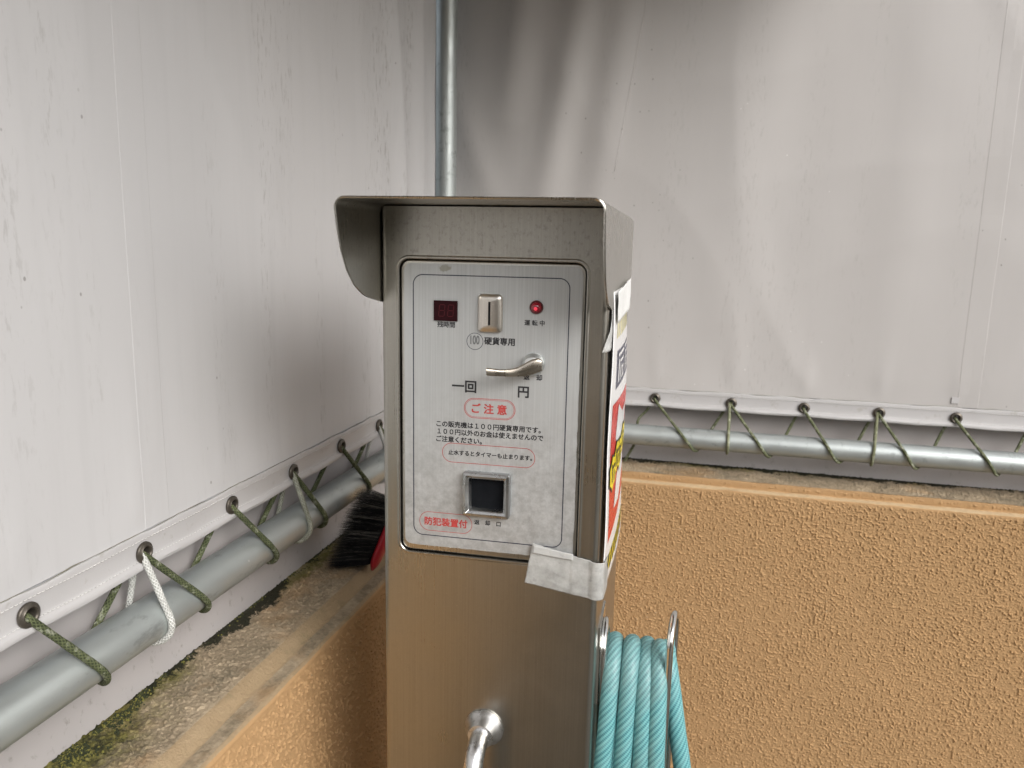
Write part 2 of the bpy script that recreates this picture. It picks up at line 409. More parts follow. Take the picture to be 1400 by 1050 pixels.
def rope_mat(name, c1, c2, fleck):
    m = NM(name).set(Roughness=0.85)
    uv = m.tc.outputs['UV']
    mp = m.n.new('ShaderNodeMapping'); mp.inputs['Scale'].default_value = (6, 170, 1); m.l.new(uv, mp.inputs[0])
    x, y, _ = m.sep(mp.outputs[0])
    a = m.math('SINE', m.math('ADD', m.math('MULTIPLY', x, 2*PI), m.math('MULTIPLY', y, 2*PI)))
    b = m.math('SINE', m.math('SUBTRACT', m.math('MULTIPLY', x, 2*PI), m.math('MULTIPLY', y, 2*PI)))
    wv = m.math('MAXIMUM', a, b)
    f = m.math('ADD', m.math('MULTIPLY', wv, 0.28), m.noise(55, 4, 0.7))
    c = m.mix(m.ramp(f, [(0.35, 0.0), (0.85, 1.0)]), c1, c2)
    c = m.mix(m.math('MULTIPLY', m.ramp(m.noise(110, 3, 0.7), [(0.54, 0.0), (0.66, 1.0)]), fleck), c, (0.55, 0.56, 0.46))
    m.col(c); m.bump(wv, 0.6, 0.0012); return m.m
M['rope_green'] = rope_mat('rope_green', (0.032, 0.042, 0.016), (0.125, 0.145, 0.065), 0.45)
M['rope_light'] = rope_mat('rope_light', (0.11, 0.12, 0.055), (0.30, 0.31, 0.20), 0.7)
M['rope_back'] = rope_mat('rope_back', (0.05, 0.06, 0.025), (0.17, 0.185, 0.095), 0.55)
M['rope_white'] = rope_mat('rope_white', (0.46, 0.46, 0.43), (0.72, 0.73, 0.70), 0.0)
M['rope_mixed'] = rope_mat('rope_mixed', (0.20, 0.21, 0.15), (0.46, 0.47, 0.41), 0.5)

def hose_mat():
    m = NM('hose_braid').set(Roughness=0.5)
    m.b.inputs['Coat Weight'].default_value = 0.08
    uv = m.tc.outputs['UV']
    x, y, _ = m.sep(uv)
    t = m.math('SUBTRACT', m.math('MULTIPLY', x, 2*PI*10), m.math('MULTIPLY', y, 2*PI*125))
    band = m.math('SINE', t)
    t2 = m.math('ADD', m.math('MULTIPLY', x, 2*PI*16), m.math('MULTIPLY', y, 2*PI*330))
    dots = m.math('SINE', t2)
    big = m.math('SINE', m.math('SUBTRACT', m.math('MULTIPLY', x, 2*PI*3), m.math('MULTIPLY', y, 2*PI*36)))
    c = m.mix(m.ramp(m.math('ADD', m.math('MULTIPLY', band, 0.5), 0.5), [(0.05, 0.0), (0.7, 1.0)]), (0.085, 0.270, 0.295), (0.175, 0.445, 0.455))
    dk = m.math('MULTIPLY', m.ramp(dots, [(0.2, 0.0), (0.8, 1.0)]), m.ramp(band, [(0.1, 1.0), (0.8, 0.15)]))
    c = m.mix(m.math('MULTIPLY', dk, 0.8), c, (0.03, 0.14, 0.175))
    c = m.mix(m.math('MULTIPLY', m.ramp(big, [(0.0, 0.0), (1.0, 1.0)]), 0.2), c, (0.32, 0.57, 0.57))
    gr = m.ramp(m.noise(9, 4, 0.6), [(0.50, 0.0), (0.66, 1.0)])
    c = m.mix(m.math('MULTIPLY', gr, 0.35), c, (0.20, 0.27, 0.26))
    m.col(c); m.bump(m.math('ADD', band, m.math('MULTIPLY', big, 0.5)), 0.28, 0.0007); return m.m
M['hose'] = hose_mat()
M['sign_white'] = NM('sign_laminate').set(Base_Color=(0.80, 0.80, 0.80), Roughness=0.22).m
M['sign_navy'] = plain('sign_navy', (0.035, 0.04, 0.085), 0.3)
M['sign_red'] = plain('sign_red', (0.58, 0.035, 0.025), 0.28, 0, 0.08)
M['sign_yellow'] = plain('sign_yellow', (0.82, 0.66, 0.015), 0.28, 0, 0.06)
M['sign_black'] = plain('sign_black', (0.02, 0.02, 0.02), 0.35)
M['sign_faded'] = plain('sign_faded_yellow', (0.66, 0.60, 0.28), 0.4)
def tape_mat(name, c1, c2, alpha):
    m = NM(name).set(Roughness=0.55)
    c = m.mix(m.ramp(m.math('ADD', m.math('MULTIPLY', m.noise(26, 6, 0.72), 0.7), m.math('MULTIPLY', m.noise(9, 1), 0.3)), [(0.38, 0.0), (0.60, 1.0)]), c1, c2)
    d = m.ramp(m.noise(120, 4, 0.75), [(0.56, 0.0), (0.68, 1.0)])
    c = m.mix(m.math('MULTIPLY', d, 0.3), c, tuple(x * 0.5 for x in c1)); m.col(c)
    m.b.inputs['Alpha'].default_value = alpha
    m.bump(m.noise(45, 4, 0.6), 0.5, 0.0012); return m.m
M['tape'] = tape_mat('cloth_tape', (0.31, 0.31, 0.295), (0.54, 0.54, 0.52), 0.9)
M['tape_clear'] = tape_mat('clear_tape', (0.52, 0.53, 0.52), (0.66, 0.66, 0.64), 0.72)
M['tape_white'] = tape_mat('white_tape', (0.72, 0.73, 0.72), (0.80, 0.81, 0.80), 1.0)
M['moss_dark'] = plain('moss_dark', (0.028, 0.034, 0.011), 0.95, 0, 0.5, 90)
M['moss_pale'] = plain('moss_pale', (0.15, 0.14, 0.03), 0.95, 0, 0.4, 90)
M['bristle'] = plain('bristle', (0.012, 0.012, 0.013), 0.4, 0, 0.4, 30)
M['bristle_tip'] = plain('bristle_pale', (0.16, 0.15, 0.13), 0.5, 0, 0.4, 30)
M['brush_red'] = plain('brush_red', (0.40, 0.018, 0.03), 0.35, 0, 0.15, 30)
def ground_mat():
    m = NM('concrete_ground').set(Roughness=0.75)
    c = m.mix(m.noise(1.5, 6, 0.6), (0.04, 0.036, 0.026), (0.078, 0.069, 0.048))
    m.col(c); m.bump(m.noise(60, 4), 0.4, 0.003); return m.m
M['ground'] = ground_mat()
def bounce_mat():
    m = NM('warm_bounce_brown').set(Roughness=0.7)  # brown so that the added, unseen slab bounces warm light
    m.col(m.mix(m.noise(2, 4), (0.30, 0.255, 0.19), (0.37, 0.32, 0.25))); return m.m
M['bounce_brown'] = bounce_mat()

# ------------------------------------------------------------------ the ground
g = MB(); g.add([(-60, -60, 0), (60, -60, 0), (60, 60, 0), (-60, 60, 0)], [(0, 1, 2, 3)])
tag(g.build('ground', M['ground']), kind='structure')

# added and unseen: slab to shade the corner, wall for the steel to reflect
cn = MB(); cn.box((-0.90, 0.0, 2.25), (0.40, 2.20, 2.28)); tag(cn.build('added_shade_slab', M['bounce_brown']), kind='structure')
yw = MB(); yw.box((-8, -9.0, 0), (16, -8.6, 4.0)); tag(yw.build('added_reflection_wall', M['bounce_brown']), kind='structure')

# ------------------------------------------------------------------ low rendered walls
def lin(a, b, n): return [a + (b - a) * i / n for i in range(n + 1)]
LPROF = [(-0.80, 0.885), (-0.70, 0.885), (-0.645, 0.8848), (-0.60, 0.885), (-0.5585, 0.885), (-0.554, 0.8842), (-0.546, 0.880),
         (-0.539, 0.8722), (-0.534, 0.8705), (-0.522, 0.870), (-0.515, 0.8695), (-0.5105, 0.8665), (-0.508, 0.861), (-0.508, 0.45), (-0.508, 0.0)]
LM = [1, 1, 1, 1, 1, 2, 2, 2, 1, 1, 2, 0, 0, 0]
ys = lin(-3.5, 0.45, 30) + lin(0.45, 1.78, 620)[1:]
wl = MB(); b0 = 0; n = len(LPROF)
for y in ys:
    for i, (x, z) in enumerate(LPROF):
        j = 0.0016 if 4 <= i <= 11 else 0.0
        hf = 0.0005 * nz((y, i * 0.1, 4), 60) if 4 <= i <= 11 else 0
        wl.v.append((x + j * nz((y, i * 0.6, 1), 14) + hf, y, z + 0.6 * j * nz((y, i * 0.6, 5), 17) + 0.6 * hf))
for k in range(len(ys) - 1):
    for i in range(n - 1):
        wl.f.append((k*n+i, k*n+i+1, (k+1)*n+i+1, (k+1)*n+i)); wl.m.append(LM[i])
import numpy as np
def gnoise(x, y, seed):
    """gradient noise on arrays"""
    rs = np.random.RandomState(seed); T_ = rs.rand(256, 256) * 2 * np.pi
    xi = np.floor(x).astype(int); yi = np.floor(y).astype(int); fx = x - xi; fy = y - yi
    def gd(ix, iy, dx, dy): t = T_[ix & 255, iy & 255]; return np.cos(t) * dx + np.sin(t) * dy
    u = fx * fx * fx * (fx * (fx * 6 - 15) + 10); v = fy * fy * fy * (fy * (fy * 6 - 15) + 10)
    n0 = gd(xi, yi, fx, fy) * (1 - u) + gd(xi + 1, yi, fx - 1, fy) * u
    n1_ = gd(xi, yi + 1, fx, fy - 1) * (1 - u) + gd(xi + 1, yi + 1, fx - 1, fy - 1) * u
    return (n0 * (1 - v) + n1_ * v) * 1.5
def relief(A, B, seed):
    """sprayed render: scattered blobs a few millimetres across, uneven in density"""
    n1 = gnoise(A * 195, B * 195, seed); n2 = gnoise(A * 70 + 9.3, B * 70, seed + 1); n3 = gnoise(A * 330, B * 330, seed + 2)
    n4 = gnoise(A * 9, B * 9, seed + 3); n5 = gnoise(A * 290 + 3.1, B * 290, seed + 4)
    h = np.clip((n1 + 0.20 * n2 + 0.16 * n4 - 0.21) / 0.36, 0, 1); h = h * h * (3 - 2 * h)
    h2 = np.clip((n5 - 0.20) / 0.36, 0, 1)
    return 0.0006 + 0.0021 * h + 0.0012 * h2 + 0.0003 * n3 + 0.0003 * n2
def relief_sheet(mb, us, vs, seed, to3, mi=0):
    """one relief grid, faded to the plain face at its border"""
    A, B = np.meshgrid(np.array(us), np.array(vs)); d = relief(A, B, seed)
    f = np.clip(np.minimum.reduce([(A - us[0]) / 0.02, (us[-1] - A) / 0.02, (B - vs[0]) / 0.01, (vs[-1] + 0.001 - B) / 0.006]), 0, 1)
    d = 0.0005 + np.maximum(d - 0.0002, 0.0) * f
    P = to3(A.ravel(), B.ravel(), d.ravel()); b0_ = len(mb.v); mb.v += list(map(tuple, np.stack(P, 1).tolist()))
    n_, m_ = len(us), len(vs); I = (np.arange(m_ - 1)[:, None] * n_ + np.arange(n_ - 1)[None, :]).ravel() + b0_
    F = np.stack([I, I + 1, I + n_ + 1, I + n_], 1); mb.f += list(map(tuple, F.tolist())); mb.m += [mi] * len(F)
def fade(v, lo, hi, m): return max(0.0, min(1.0, (v - lo) / m, (hi - v) / m))
relief_sheet(wl, lin(0.50, 1.62, 800), lin(-0.668, -0.5575, 85), 41, lambda a, b, d: (b, a, 0.8850 + 0.95 * d), 1)
relief_sheet(wl, lin(0.52, 1.50, 760), lin(0.40, 0.862, 360), 11, lambda a, b, d: (-0.508 + d, a, b))
tag(wl.build('low_wall', [M['wall'], M['ledge_left'], M['rib']], smooth=50),
    'ochre rendered low wall with mossy ledge under the left canvas', 'wall')
# raised moss cushions on the near end of the ledge and along the foot of the cloth
ms = MB(); rnd = random.Random(11)
for k in range(5200):
    if k < 3600: y = rnd.uniform(0.52, 0.76); o_ = abs(rnd.gauss(0, 0.020)) * max(0.15, (0.80 - y) / 0.2)
    else: y = rnd.uniform(0.6, 1.35); o_ = abs(rnd.gauss(0, 0.0045))
    x = -0.657 + o_
    if nz((x * 1.4, y, 0), 34) < -0.05 + 0.1 * rnd.random() or x > -0.57: continue
    hgt = rnd.uniform(0.0010, 0.0034) * (1.0 if k < 3600 else 0.6); r_ = rnd.uniform(0.0009, 0.0022); a0 = rnd.random() * 6
    z0 = 0.8856; V = [(x + r_ * math.cos(a0 + q * PI * 0.4), y + r_ * math.sin(a0 + q * PI * 0.4), z0) for q in range(5)]
    V2 = [(x + 0.6 * r_ * math.cos(a0 + 0.5 + q * PI * 0.4), y + 0.6 * r_ * math.sin(a0 + 0.5 + q * PI * 0.4), z0 + hgt * 0.75) for q in range(5)]
    b = ms.add(V + V2 + [(x, y, z0 + hgt)], [(q, (q+1) % 5, 5 + (q+1) % 5, 5 + q) for q in range(5)] + [(5 + q, 5 + (q+1) % 5, 10) for q in range(5)], 0 if rnd.random() < 0.72 else 1)
tag(ms.build('moss', [M['moss_dark'], M['moss_pale']], smooth=180), kind='stuff')

BPROF = [(2.10, 0.918), (1.95, 0.918), (1.90, 0.918), (1.85, 0.918), (1.812, 0.918), (1.8085, 0.9168), (1.8078, 0.912),
         (1.807, 0.9035), (1.8055, 0.9016), (1.800, 0.9008), (1.7935, 0.9000), (1.7905, 0.8988), (1.789, 0.8965), (1.789, 0.5), (1.789, 0.0)]
BM = [1, 1, 1, 1, 0, 0, 0, 0, 2, 2, 2, 0, 0, 0]
xs = lin(-0.80, -0.28, 30) + lin(-0.28, 1.1, 760)[1:] + lin(1.1, 4.5, 30)[1:]
wb = MB(); n = len(BPROF)
for x in xs:
    for i, (y, z) in enumerate(BPROF):
        j = 0.0018 if 4 <= i <= 11 else 0.0
        hf = 0.0010 * nz((x, i * 0.012, 4), 110) if 4 <= i <= 8 else (0.0007 * nz((x, i * 0.05, 4), 90) if i <= 11 else 0)
        wb.v.append((x, y + j * nz((x, i * 0.6, 2), 15) + hf, z + 0.7 * j * nz((x, i * 0.6, 7), 18) + 0.7 * hf))
for k in range(len(xs) - 1):
    for i in range(n - 1):
        wb.f.append((k*n+i, k*n+i+1, (k+1)*n+i+1, (k+1)*n+i)); wb.m.append(BM[i])
relief_sheet(wb, lin(-0.26, 0.98, 1080), lin(0.16, 0.8965, 640), 21, lambda a, b, d: (a, 1.789 - d, b))
relief_sheet(wb, lin(-0.26, 0.98, 900), lin(1.8120, 1.945, 70), 51, lambda a, b, d: (a, b, 0.9182 + 0.8 * d), 1)
relief_sheet(wb, lin(-0.26, 0.98, 1080), lin(0.9042, 0.9150, 10), 33, lambda a, b, d: (a, 1.8076 - 0.0006 - 1.1 * d, b))
tag(wb.build('low_wall', [M['wall'], M['ledge_back'], M['rib_back']], smooth=50),
    'ochre stippled low wall behind the hose, under the back canvas', 'wall')

# ------------------------------------------------------------------ canvases
EYL = [0.5647 + 0.1665 * i for i in range(-3, 7)]           # eyelet rows: spacing .1665
EYL = [0.0652, 0.2317, 0.3982, 0.5647, 0.7256, 0.8990, 1.0642, 1.2314, 1.3973, 1.564]
EYB = [-0.43, -0.268, -0.1045, 0.0735, 0.236, 0.397, 0.555, 0.72, 0.885, 1.05, 1.215]
HZ0, HZ1, EZ = 1.0675, 1.111, 1.088
def seg_d(px, pz, a, b):
    ax, az_ = a; bx, bz = b; dx, dz = bx - ax, bz - az_
    t = max(-0.3, min(1.0, ((px-ax)*dx + (pz-az_)*dz) / (dx*dx + dz*dz)))
    return math.hypot(px - ax - t*dx, pz - az_ - t*dz), t
BF = [((-0.30, 2.10), (-0.40, 1.52), 0.042, 0.018), ((-0.44, 2.12), (-0.49, 1.75), 0.040, 0.015),
      ((-0.62, 1.80), (-0.50, 1.50), 0.034, 0.006), ((-0.20, 2.2), (-0.28, 1.45), 0.045, 0.010),
      ((0.10, 2.1), (0.05, 1.3), 0.08, 0.005), ((0.42, 2.1), (0.40, 1.2), 0.07, 0.004), ((0.75, 2.1), (0.62, 1.6), 0.05, 0.006)]
LF = [((1.43, 2.1), (1.545, 1.48), 0.020, 0.016), ((1.60, 2.1), (1.64, 1.5), 0.03, 0.014), ((1.30, 2.2), (1.36, 1.6), 0.04, 0.005)]
def scal(e, u):       # the laced edge dips a little between eyelets
    d = min(abs(u - k) for k in e); return 0.0022 * min(1.0, d / 0.08)
def pucker(e, u, z):  # little pulls in the cloth above each eyelet
    h = z - HZ1
    if h > 0.3: return 0.0
    k = min(e, key=lambda q: abs(q - u)); q = (u - k) / (0.010 + 0.10 * h)
    return 0.0030 * math.exp(-q * q) * min(1.0, h / 0.02) * math.exp(-h / 0.07)
def crease(u, z, sd):  # faint sharp creases from folding
    a = 1 - abs(nz((u * 1.0 + 0.25 * z, sd, z * 0.35), 3.1)); b_ = 1 - abs(nz((u * 0.6 - 0.5 * z, sd + 4, z * 0.9), 2.3))
    return 0.0022 * max(0.0, (a - 0.80) / 0.20) ** 1.5 + 0.0012 * max(0.0, (b_ - 0.86) / 0.14) ** 1.5
def back_y(x, z):
    d = 0.0
    for a, b, wd, am in BF:
        q, t = seg_d(x, z, a, b); fade = 1.0 if t < 0.6 else max(0, 1 - (t - 0.6) / 0.7)
        d += am * math.exp(-(q / wd) ** 2) * fade
    d += 0.006 * nz((x, 3, z * 0.5), 2.6) + pucker(EYB, x, z) + crease(x, z, 5) + 0.0014 * nz((x, 9, z * 0.6), 8)
    lo = min(1.0, max(0.0, (z - HZ1) / 0.05))
    return 1.88 - d * lo
def left_x(y, z):
    d = 0.0
    for a, b, wd, am in LF:
        q, t = seg_d(y, z, a, b); d += am * math.exp(-(q / wd) ** 2) * (1.0 if t < 0.6 else max(0, 1 - (t - 0.6) / 0.7))
    d += 0.006 * nz((2, y, z * 0.5), 2.4) + pucker(EYL, y, z) + crease(y, z, 2) + 0.0012 * nz((8, y, z * 0.6), 8)
    lo = min(1.0, max(0.0, (z - HZ1) / 0.05))
    return -0.62 + d * lo
zs = lin(HZ1, 2.2, 110) + lin(2.2, 3.0, 20)[1:]
def cut_holes(o, centers, axis, r):
    """real eyelet holes: boolean difference with short cylinders, applied"""
    c = MB()
    for p in centers:
        L0, L1 = [], []
        for k in range(16):
            a = 2*PI*k/16
            if axis == 0: L0.append((p[0]-.03, p[1]+r*math.cos(a), p[2]+r*math.sin(a))); L1.append((p[0]+.03, p[1]+r*math.cos(a), p[2]+r*math.sin(a)))
            else: L0.append((p[0]+r*math.cos(a), p[1]-.03, p[2]+r*math.sin(a))); L1.append((p[0]+r*math.cos(a), p[1]+.03, p[2]+r*math.sin(a)))
        c.loft([L0, L1])
    co = c.build('cutter', M['black'])
    md = o.modifiers.new('holes', 'BOOLEAN'); md.object = co; md.operation = 'DIFFERENCE'; md.solver = 'EXACT'
    dg = bpy.context.evaluated_depsgraph_get(); dg.update()
    me = bpy.data.meshes.new_from_object(o.evaluated_get(dg)); 
    o.modifiers.clear(); o.data = me
    bpy.data.objects.remove(co)
def hem_strip(us, e, to3, parent, mat):
    """the doubled edge: flat band, rounded welt at the bottom, slight pucker at the top"""
    prof = [(0.0035, 1.0), (0.0045, 0.93), (0.0035, 0.80), (0.003, 0.55), (0.003, 0.36), (0.0036, 0.27), (0.0055, 0.20), (0.0072, 0.11), (0.006, 0.02),
            (0.002, -0.02), (-0.0025, 0.02), (-0.003, 0.3), (-0.003, 1.0)]
    h = MB(); loops = []
    for u in us:
        L = []
        s_ = scal(e, u)
        for d, t in prof:
            z = HZ0 + (HZ1 - HZ0) * t - s_ * (0.4 + 0.6 * (1 - t))
            if t == 1.0: z += 0.0022 * nz((u, 0, 3), 18) + 0.001 * nz((u, 0, 3), 60)
            L.append(to3(u, z, d + 0.0007 * nz((u, t * 0.1, 2), 22)))
        loops.append(L)
    h.loft(loops, True, True)
    return h.build('hem', mat, parent, smooth=40)
def grommet(parent, p, axis):
    """pressed ring eyelet with a raised lip and a barrel through the cloth"""
    prof = [(0.0066, -0.006), (0.0066, 0.004), (0.0072, 0.0060), (0.0086, 0.0066), (0.0098, 0.0054), (0.0116, 0.0048), (0.0126, 0.0042), (0.0128, 0.002), (0.0122, 0.001)]
    h = MB(); loops = []
    for r, d in prof:
        L = []
        for k in range(28):
            a = 2*PI*k/28
            if axis == 0: L.append((p[0] + d, p[1] + r*math.cos(a), p[2] + r*math.sin(a)))
            else: L.append((p[0] + r*math.cos(a), p[1] - d, p[2] + r*math.sin(a)))
        loops.append(L)
    h.loft(loops, False, False)
    return h.build('eyelet', M['eyelet'], parent, smooth=60)
def stitches(parent, us, to3, zf, step=0.0052, dirty=False):
    h = MB(); u = us[0]
    while u < us[-1]:
        z = zf(u); a = Vector(to3(u, z, 0.0044)); b = Vector(to3(u + step * 0.68, zf(u + step * 0.68), 0.0044))
        h.tube([a, (a + b) / 2 + (Vector(to3(u, z, 0.0049)) - a), b], 0.0005, 4)
        u += step
    return tag(h.build('stitching', M['thread'], parent), kind='stuff')

cl = thing('canvas_wall', 'pale grey canvas with mildew streaks hung on the left side', 'canvas', (0, 0, 0))
sh = MB(); sh.grid(lin(-3.5, 0.2, 40) + lin(0.2, 1.715, 150)[1:] + [1.725, 1.731, 1.733, 1.731, 1.724, 1.70], zs,
    lambda y, z: (left_x(y, z), y, z))
for i in range(0):
    pass
nL = 41 + 150 + 6
# the far edge of the sheet turns back round the corner
for j in range(len(zs)):
    for q, (dx, yy) in enumerate(((0.0, 1.725), (-0.001, 1.731), (-0.004, 1.734), (-0.009, 1.736), (-0.02, 1.737), (-0.06, 1.738))):
        x0 = left_x(1.715, zs[j]); sh.v[j * nL + 41 + 150 + q] = (x0 + dx, yy, zs[j])
sh.build('sheet', M['canvas_left'], cl, smooth=180)
toL = lambda u, z, d: (-0.62 + d, u, z)
toB = lambda u, z, d: (u, 1.88 - d, z)
hl = hem_strip(lin(-3.5, 0.1, 30) + lin(0.1, 1.733, 180)[1:], EYL, toL, cl, M['hem'])
cut_holes(hl, [(-0.62, y, EZ) for y in EYL], 0, 0.0070)
for y in EYL[2:]: grommet(cl, (-0.62 + 0.003, y, EZ), 0)
sk = MB(); sk.grid(lin(-3.5, 0.2, 20) + lin(0.2, 1.72, 90)[1:], lin(0.884, 1.14, 12),
    lambda y, z: (-0.660 + 0.004 * nz((1, y, z * 0.5), 4) * min(1, (z - 0.884) * 12) + 0.002 * math.cos((z - 0.884) * 20), y, z))
sk.build('skirt', M['skirt'], cl, smooth=180)
stitches(cl, (0.25, 1.72), toL, lambda u: HZ1 - 0.0075 - scal(EYL, u) * 0.5)
stitches(cl, (0.25, 1.72), toL, lambda u: HZ0 + 0.0125 - scal(EYL, u))
def weld(parent, along, z0, z1, width, fn, axis, mat):
    """overlapping welded edge of two lengths of cloth: a strip 1 mm proud"""
    h = MB(); zz = lin(z0, z1, 60)
    def P(u, z, d):
        p = fn(u, z); return (p + d, u, z) if axis == 0 else (u, p - d, z)
    loops = []
    for z in zz:
        wob = 0.0012 * nz((3, 1, z), 6)
        loops.append([P(along + wob, z, -0.0003), P(along + wob + 0.002, z, 0.0003), P(along + width * 0.5, z, 0.0003), P(along + width - 0.002, z, 0.0003), P(along + width, z, -0.0003)])
    h.loft(loops, False, False, closed=False)
    return h.build('weld_strip', mat, parent)
weld(cl, 0.735, HZ1 + 0.001, 2.9, 0.045, left_x, 0, M['canvas_left'])
def crease_dirt_line(parent, us, to3, z):  # dark line of the hem crease with its dirt, as a thin tube
    h = MB(); pts = []
    for u in us: pts.append(to3(u, z + 0.0020 * nz((u, 0, 3), 18) + 0.001 * nz((u, 0, 3), 60) + 0.0004, 0.0022))
    h.tube(pts, [max(0.0001, 0.00035 + 0.0006 * nz((u, 4, 4), 25)) for u in us], 5)
    return h.build('fold_crease_dirt', M['seam_crease_dirt'], parent, smooth=180)
crease_dirt_line(cl, lin(0.3, 1.70, 300), toL, HZ1)

cb = thing('canvas_wall', 'greyish canvas with folds near the corner hung behind the coin machine', 'canvas', (0, 0, 0))
sb = MB(); sb.grid(lin(-0.80, 0.95, 210) + lin(0.95, 4.5, 50)[1:], zs, lambda x, z: (x, back_y(x, z), z))
sb.build('sheet', M['canvas_back'], cb, smooth=180)
hb = hem_strip(lin(-0.75, 1.2, 200) + lin(1.2, 4.5, 30)[1:], EYB, toB, cb, M['hem'])
cut_holes(hb, [(x, 1.88, EZ) for x in EYB], 1, 0.0070)
for x in EYB[1:9]: grommet(cb, (x, 1.88 - 0.003, EZ), 1)
sk = MB(); sk.grid(lin(-0.70, 1.1, 90) + lin(1.1, 4.5, 20)[1:], lin(0.9175, 1.14, 12),
    lambda x, z: (x, 1.930 - 0.004 * nz((x, 1, z * 0.5), 4) * min(1, (z - 0.9175) * 12) - 0.002 * math.cos((z - 0.9175) * 20), z))
sk.build('skirt', M['skirt'], cb, smooth=180)
stitches(cb, (-0.35, 0.95), toB, lambda u: HZ1 - 0.0075 - scal(EYB, u) * 0.5)
stitches(cb, (-0.35, 0.95), toB, lambda u: HZ0 + 0.0125 - scal(EYB, u))
weld(cb, 0.553, HZ1 + 0.001, 2.9, 0.045, back_y, 1, M['canvas_back'])
crease_dirt_line(cb, lin(-0.35, 1.0, 280), toB, HZ1)
pt = MB(); pt.box((0.5425, 1.8773, 1.120), (0.5575, 1.8784, 1.1335)); pt.build('patch', M['hem'], cb)
# thin pale crease thread on the back sheet
cr = MB(); pts = [(-0.166 + (-0.060) * t, 0, 2.02 - 0.40 * t) for t in lin(0, 1, 30)]
cr.tube([(p[0], back_y(p[0], p[2]) - 0.0004, p[2]) for p in pts], 0.0005, 5); cr.build('crease', M['thread'], cb, smooth=180)

# ------------------------------------------------------------------ pipes
def pipe(a, b, r, label):
    h = MB(); a = Vector(a); b = Vector(b); N = 24
    h.tube([a.lerp(b, t) for t in lin(0, 1, N)], r, 40, True)
    return tag(h.build('metal_pipe', M['galv'], smooth=60), label, 'pipe')
PLX, PLZ, PLR = -0.62, 1.000, 0.0265
PBY, PBZ, PBR = 1.853, 1.0000, 0.0248
pipe((PLX, -3.5, PLZ), (PLX, 1.72, PLZ), PLR, 'grey metal pipe laced below the left canvas')
pipe((-0.66, PBY, PBZ), (4.5, PBY, PBZ), PBR, 'grey metal pipe laced below the back canvas')
pipe((-0.615, 1.80, 0.80), (-0.615, 1.80, 3.0), 0.0245, 'upright grey metal pipe in the corner between both canvases')

# ------------------------------------------------------------------ ropes
RR = 0.0040
def lace_pts(e_u, wrap_u, top_u, next_u, pc, pr, side, first=True):
    """(along, out, z): out is measured from the canvas plane towards the viewer; pc = (out, z) of the pipe centre"""
    P = []
    rr = pr + RR * 0.9
    P.append((e_u, -0.010, EZ + 0.001)); P.append((e_u, -0.002, EZ - 0.001)); P.append((e_u, 0.0065, EZ - 0.0045)) 
    ex, ez = 0.0075 - pc[0], EZ - 0.005 - pc[1]
    th0 = math.degrees(math.atan2(ex, ez) + math.acos(rr / math.hypot(ex, ez)))
    Ls = math.sqrt(ex*ex + ez*ez - rr*rr); La = rr * R(112 - min(th0, 111)); Lb = rr * R(300 - 112)
    tx, tz = pc[0] + rr * math.sin(R(th0)), pc[1] + rr * math.cos(R(th0))
    for f in (0.35, 0.7):
        P.append((e_u + (wrap_u - e_u) * f * Ls / (Ls + La), 0.0075 + (tx - 0.0075) * f, EZ - 0.005 + (tz - EZ + 0.005) * f))
    for k in range(12):
        th = th0 + (300 - th0) * k / 11
        if th <= 112: u = e_u + (wrap_u - e_u) * (Ls + rr * R(th - th0)) / (Ls + La)
        else: u = wrap_u + (top_u - wrap_u) * (th - 112) / 188
        P.append((u, pc[0] + rr * math.sin(R(th)), pc[1] + rr * math.cos(R(th))))
    P.append((top_u + (next_u - top_u) * 0.55, -0.016, 1.055))
    P.append((next_u - 0.002 * side, -0.011, EZ - 0.006))
    return P
def rope(segs, to3, mat, label, group=None, closed=False, tail=None):
    rr_ = 0.0034 if to3 is toB else RR
    h = MB(); pts = []
    if tail: pts += tail
    for sgm in segs: pts += sgm
    path = smoothpath([to3(u, z, d) for u, d, z in pts], 6)
    h.tube(path, [rr_ * (1 + 0.10 * nz((i * 0.21, rr_ * 500, 0), 1.0)) for i in range(len(path))], 12)
    return tag(h.build('lacing_rope', mat, smooth=180), label, 'rope', group)
pcL, pcB = (PLX + 0.62, PLZ), (1.88 - PBY, PBZ)
wrapL = [0.30, 0.464, 0.6316, 0.8068, 0.9707, 1.1250, 1.3006, 1.47]
topL = [0.345, 0.515, 0.6805, 0.8561, 1.0174, 1.180, 1.348, 1.52]
segL = [lace_pts(EYL[i + 1], wrapL[i], topL[i], EYL[i + 2], pcL, PLR, 1) for i in range(8)]
rope(segL, toL, M['rope_green'], 'green rope laced in a zigzag round the left pipe', 'ropes lacing the canvases to the pipes')
loops = {4: (0.735, 0.731, 'rope_white', 'white rope loop at the left canvas eyelet with the clean new rope'),
         6: (1.0700, 1.0680, 'rope_mixed', 'grey white rope loop nearest left of the brush'),
         8: (1.4030, 1.4010, 'rope_white', 'short white rope loop half hidden by the coin machine')}
LOOPLAB = {4: 'bright white rope loop round the left pipe, nearest the camera', 6: 'mottled grey white rope loop round the left pipe, midway along',
           8: 'short white rope end beside the left edge of the coin machine'}
for k, (wu, tu, mt, _) in loops.items():
    e = EYL[k]
    rope([lace_pts(e - 0.004, wu, tu, e + 0.002, pcL, PLR, 1)], toL, M[mt], LOOPLAB[k], 'rope loops tied at every second eyelet')
wrapB = [-0.185, -0.0155, 0.150, 0.3007, 0.4618, 0.6243, 0.79]
topB = [-0.1487, 0.0289, 0.1992, 0.3575, 0.5173, 0.680, 0.845]
segB = [lace_pts(EYB[i + 1], wrapB[i], topB[i], EYB[i + 2], pcB, PBR, 1) for i in range(7)]
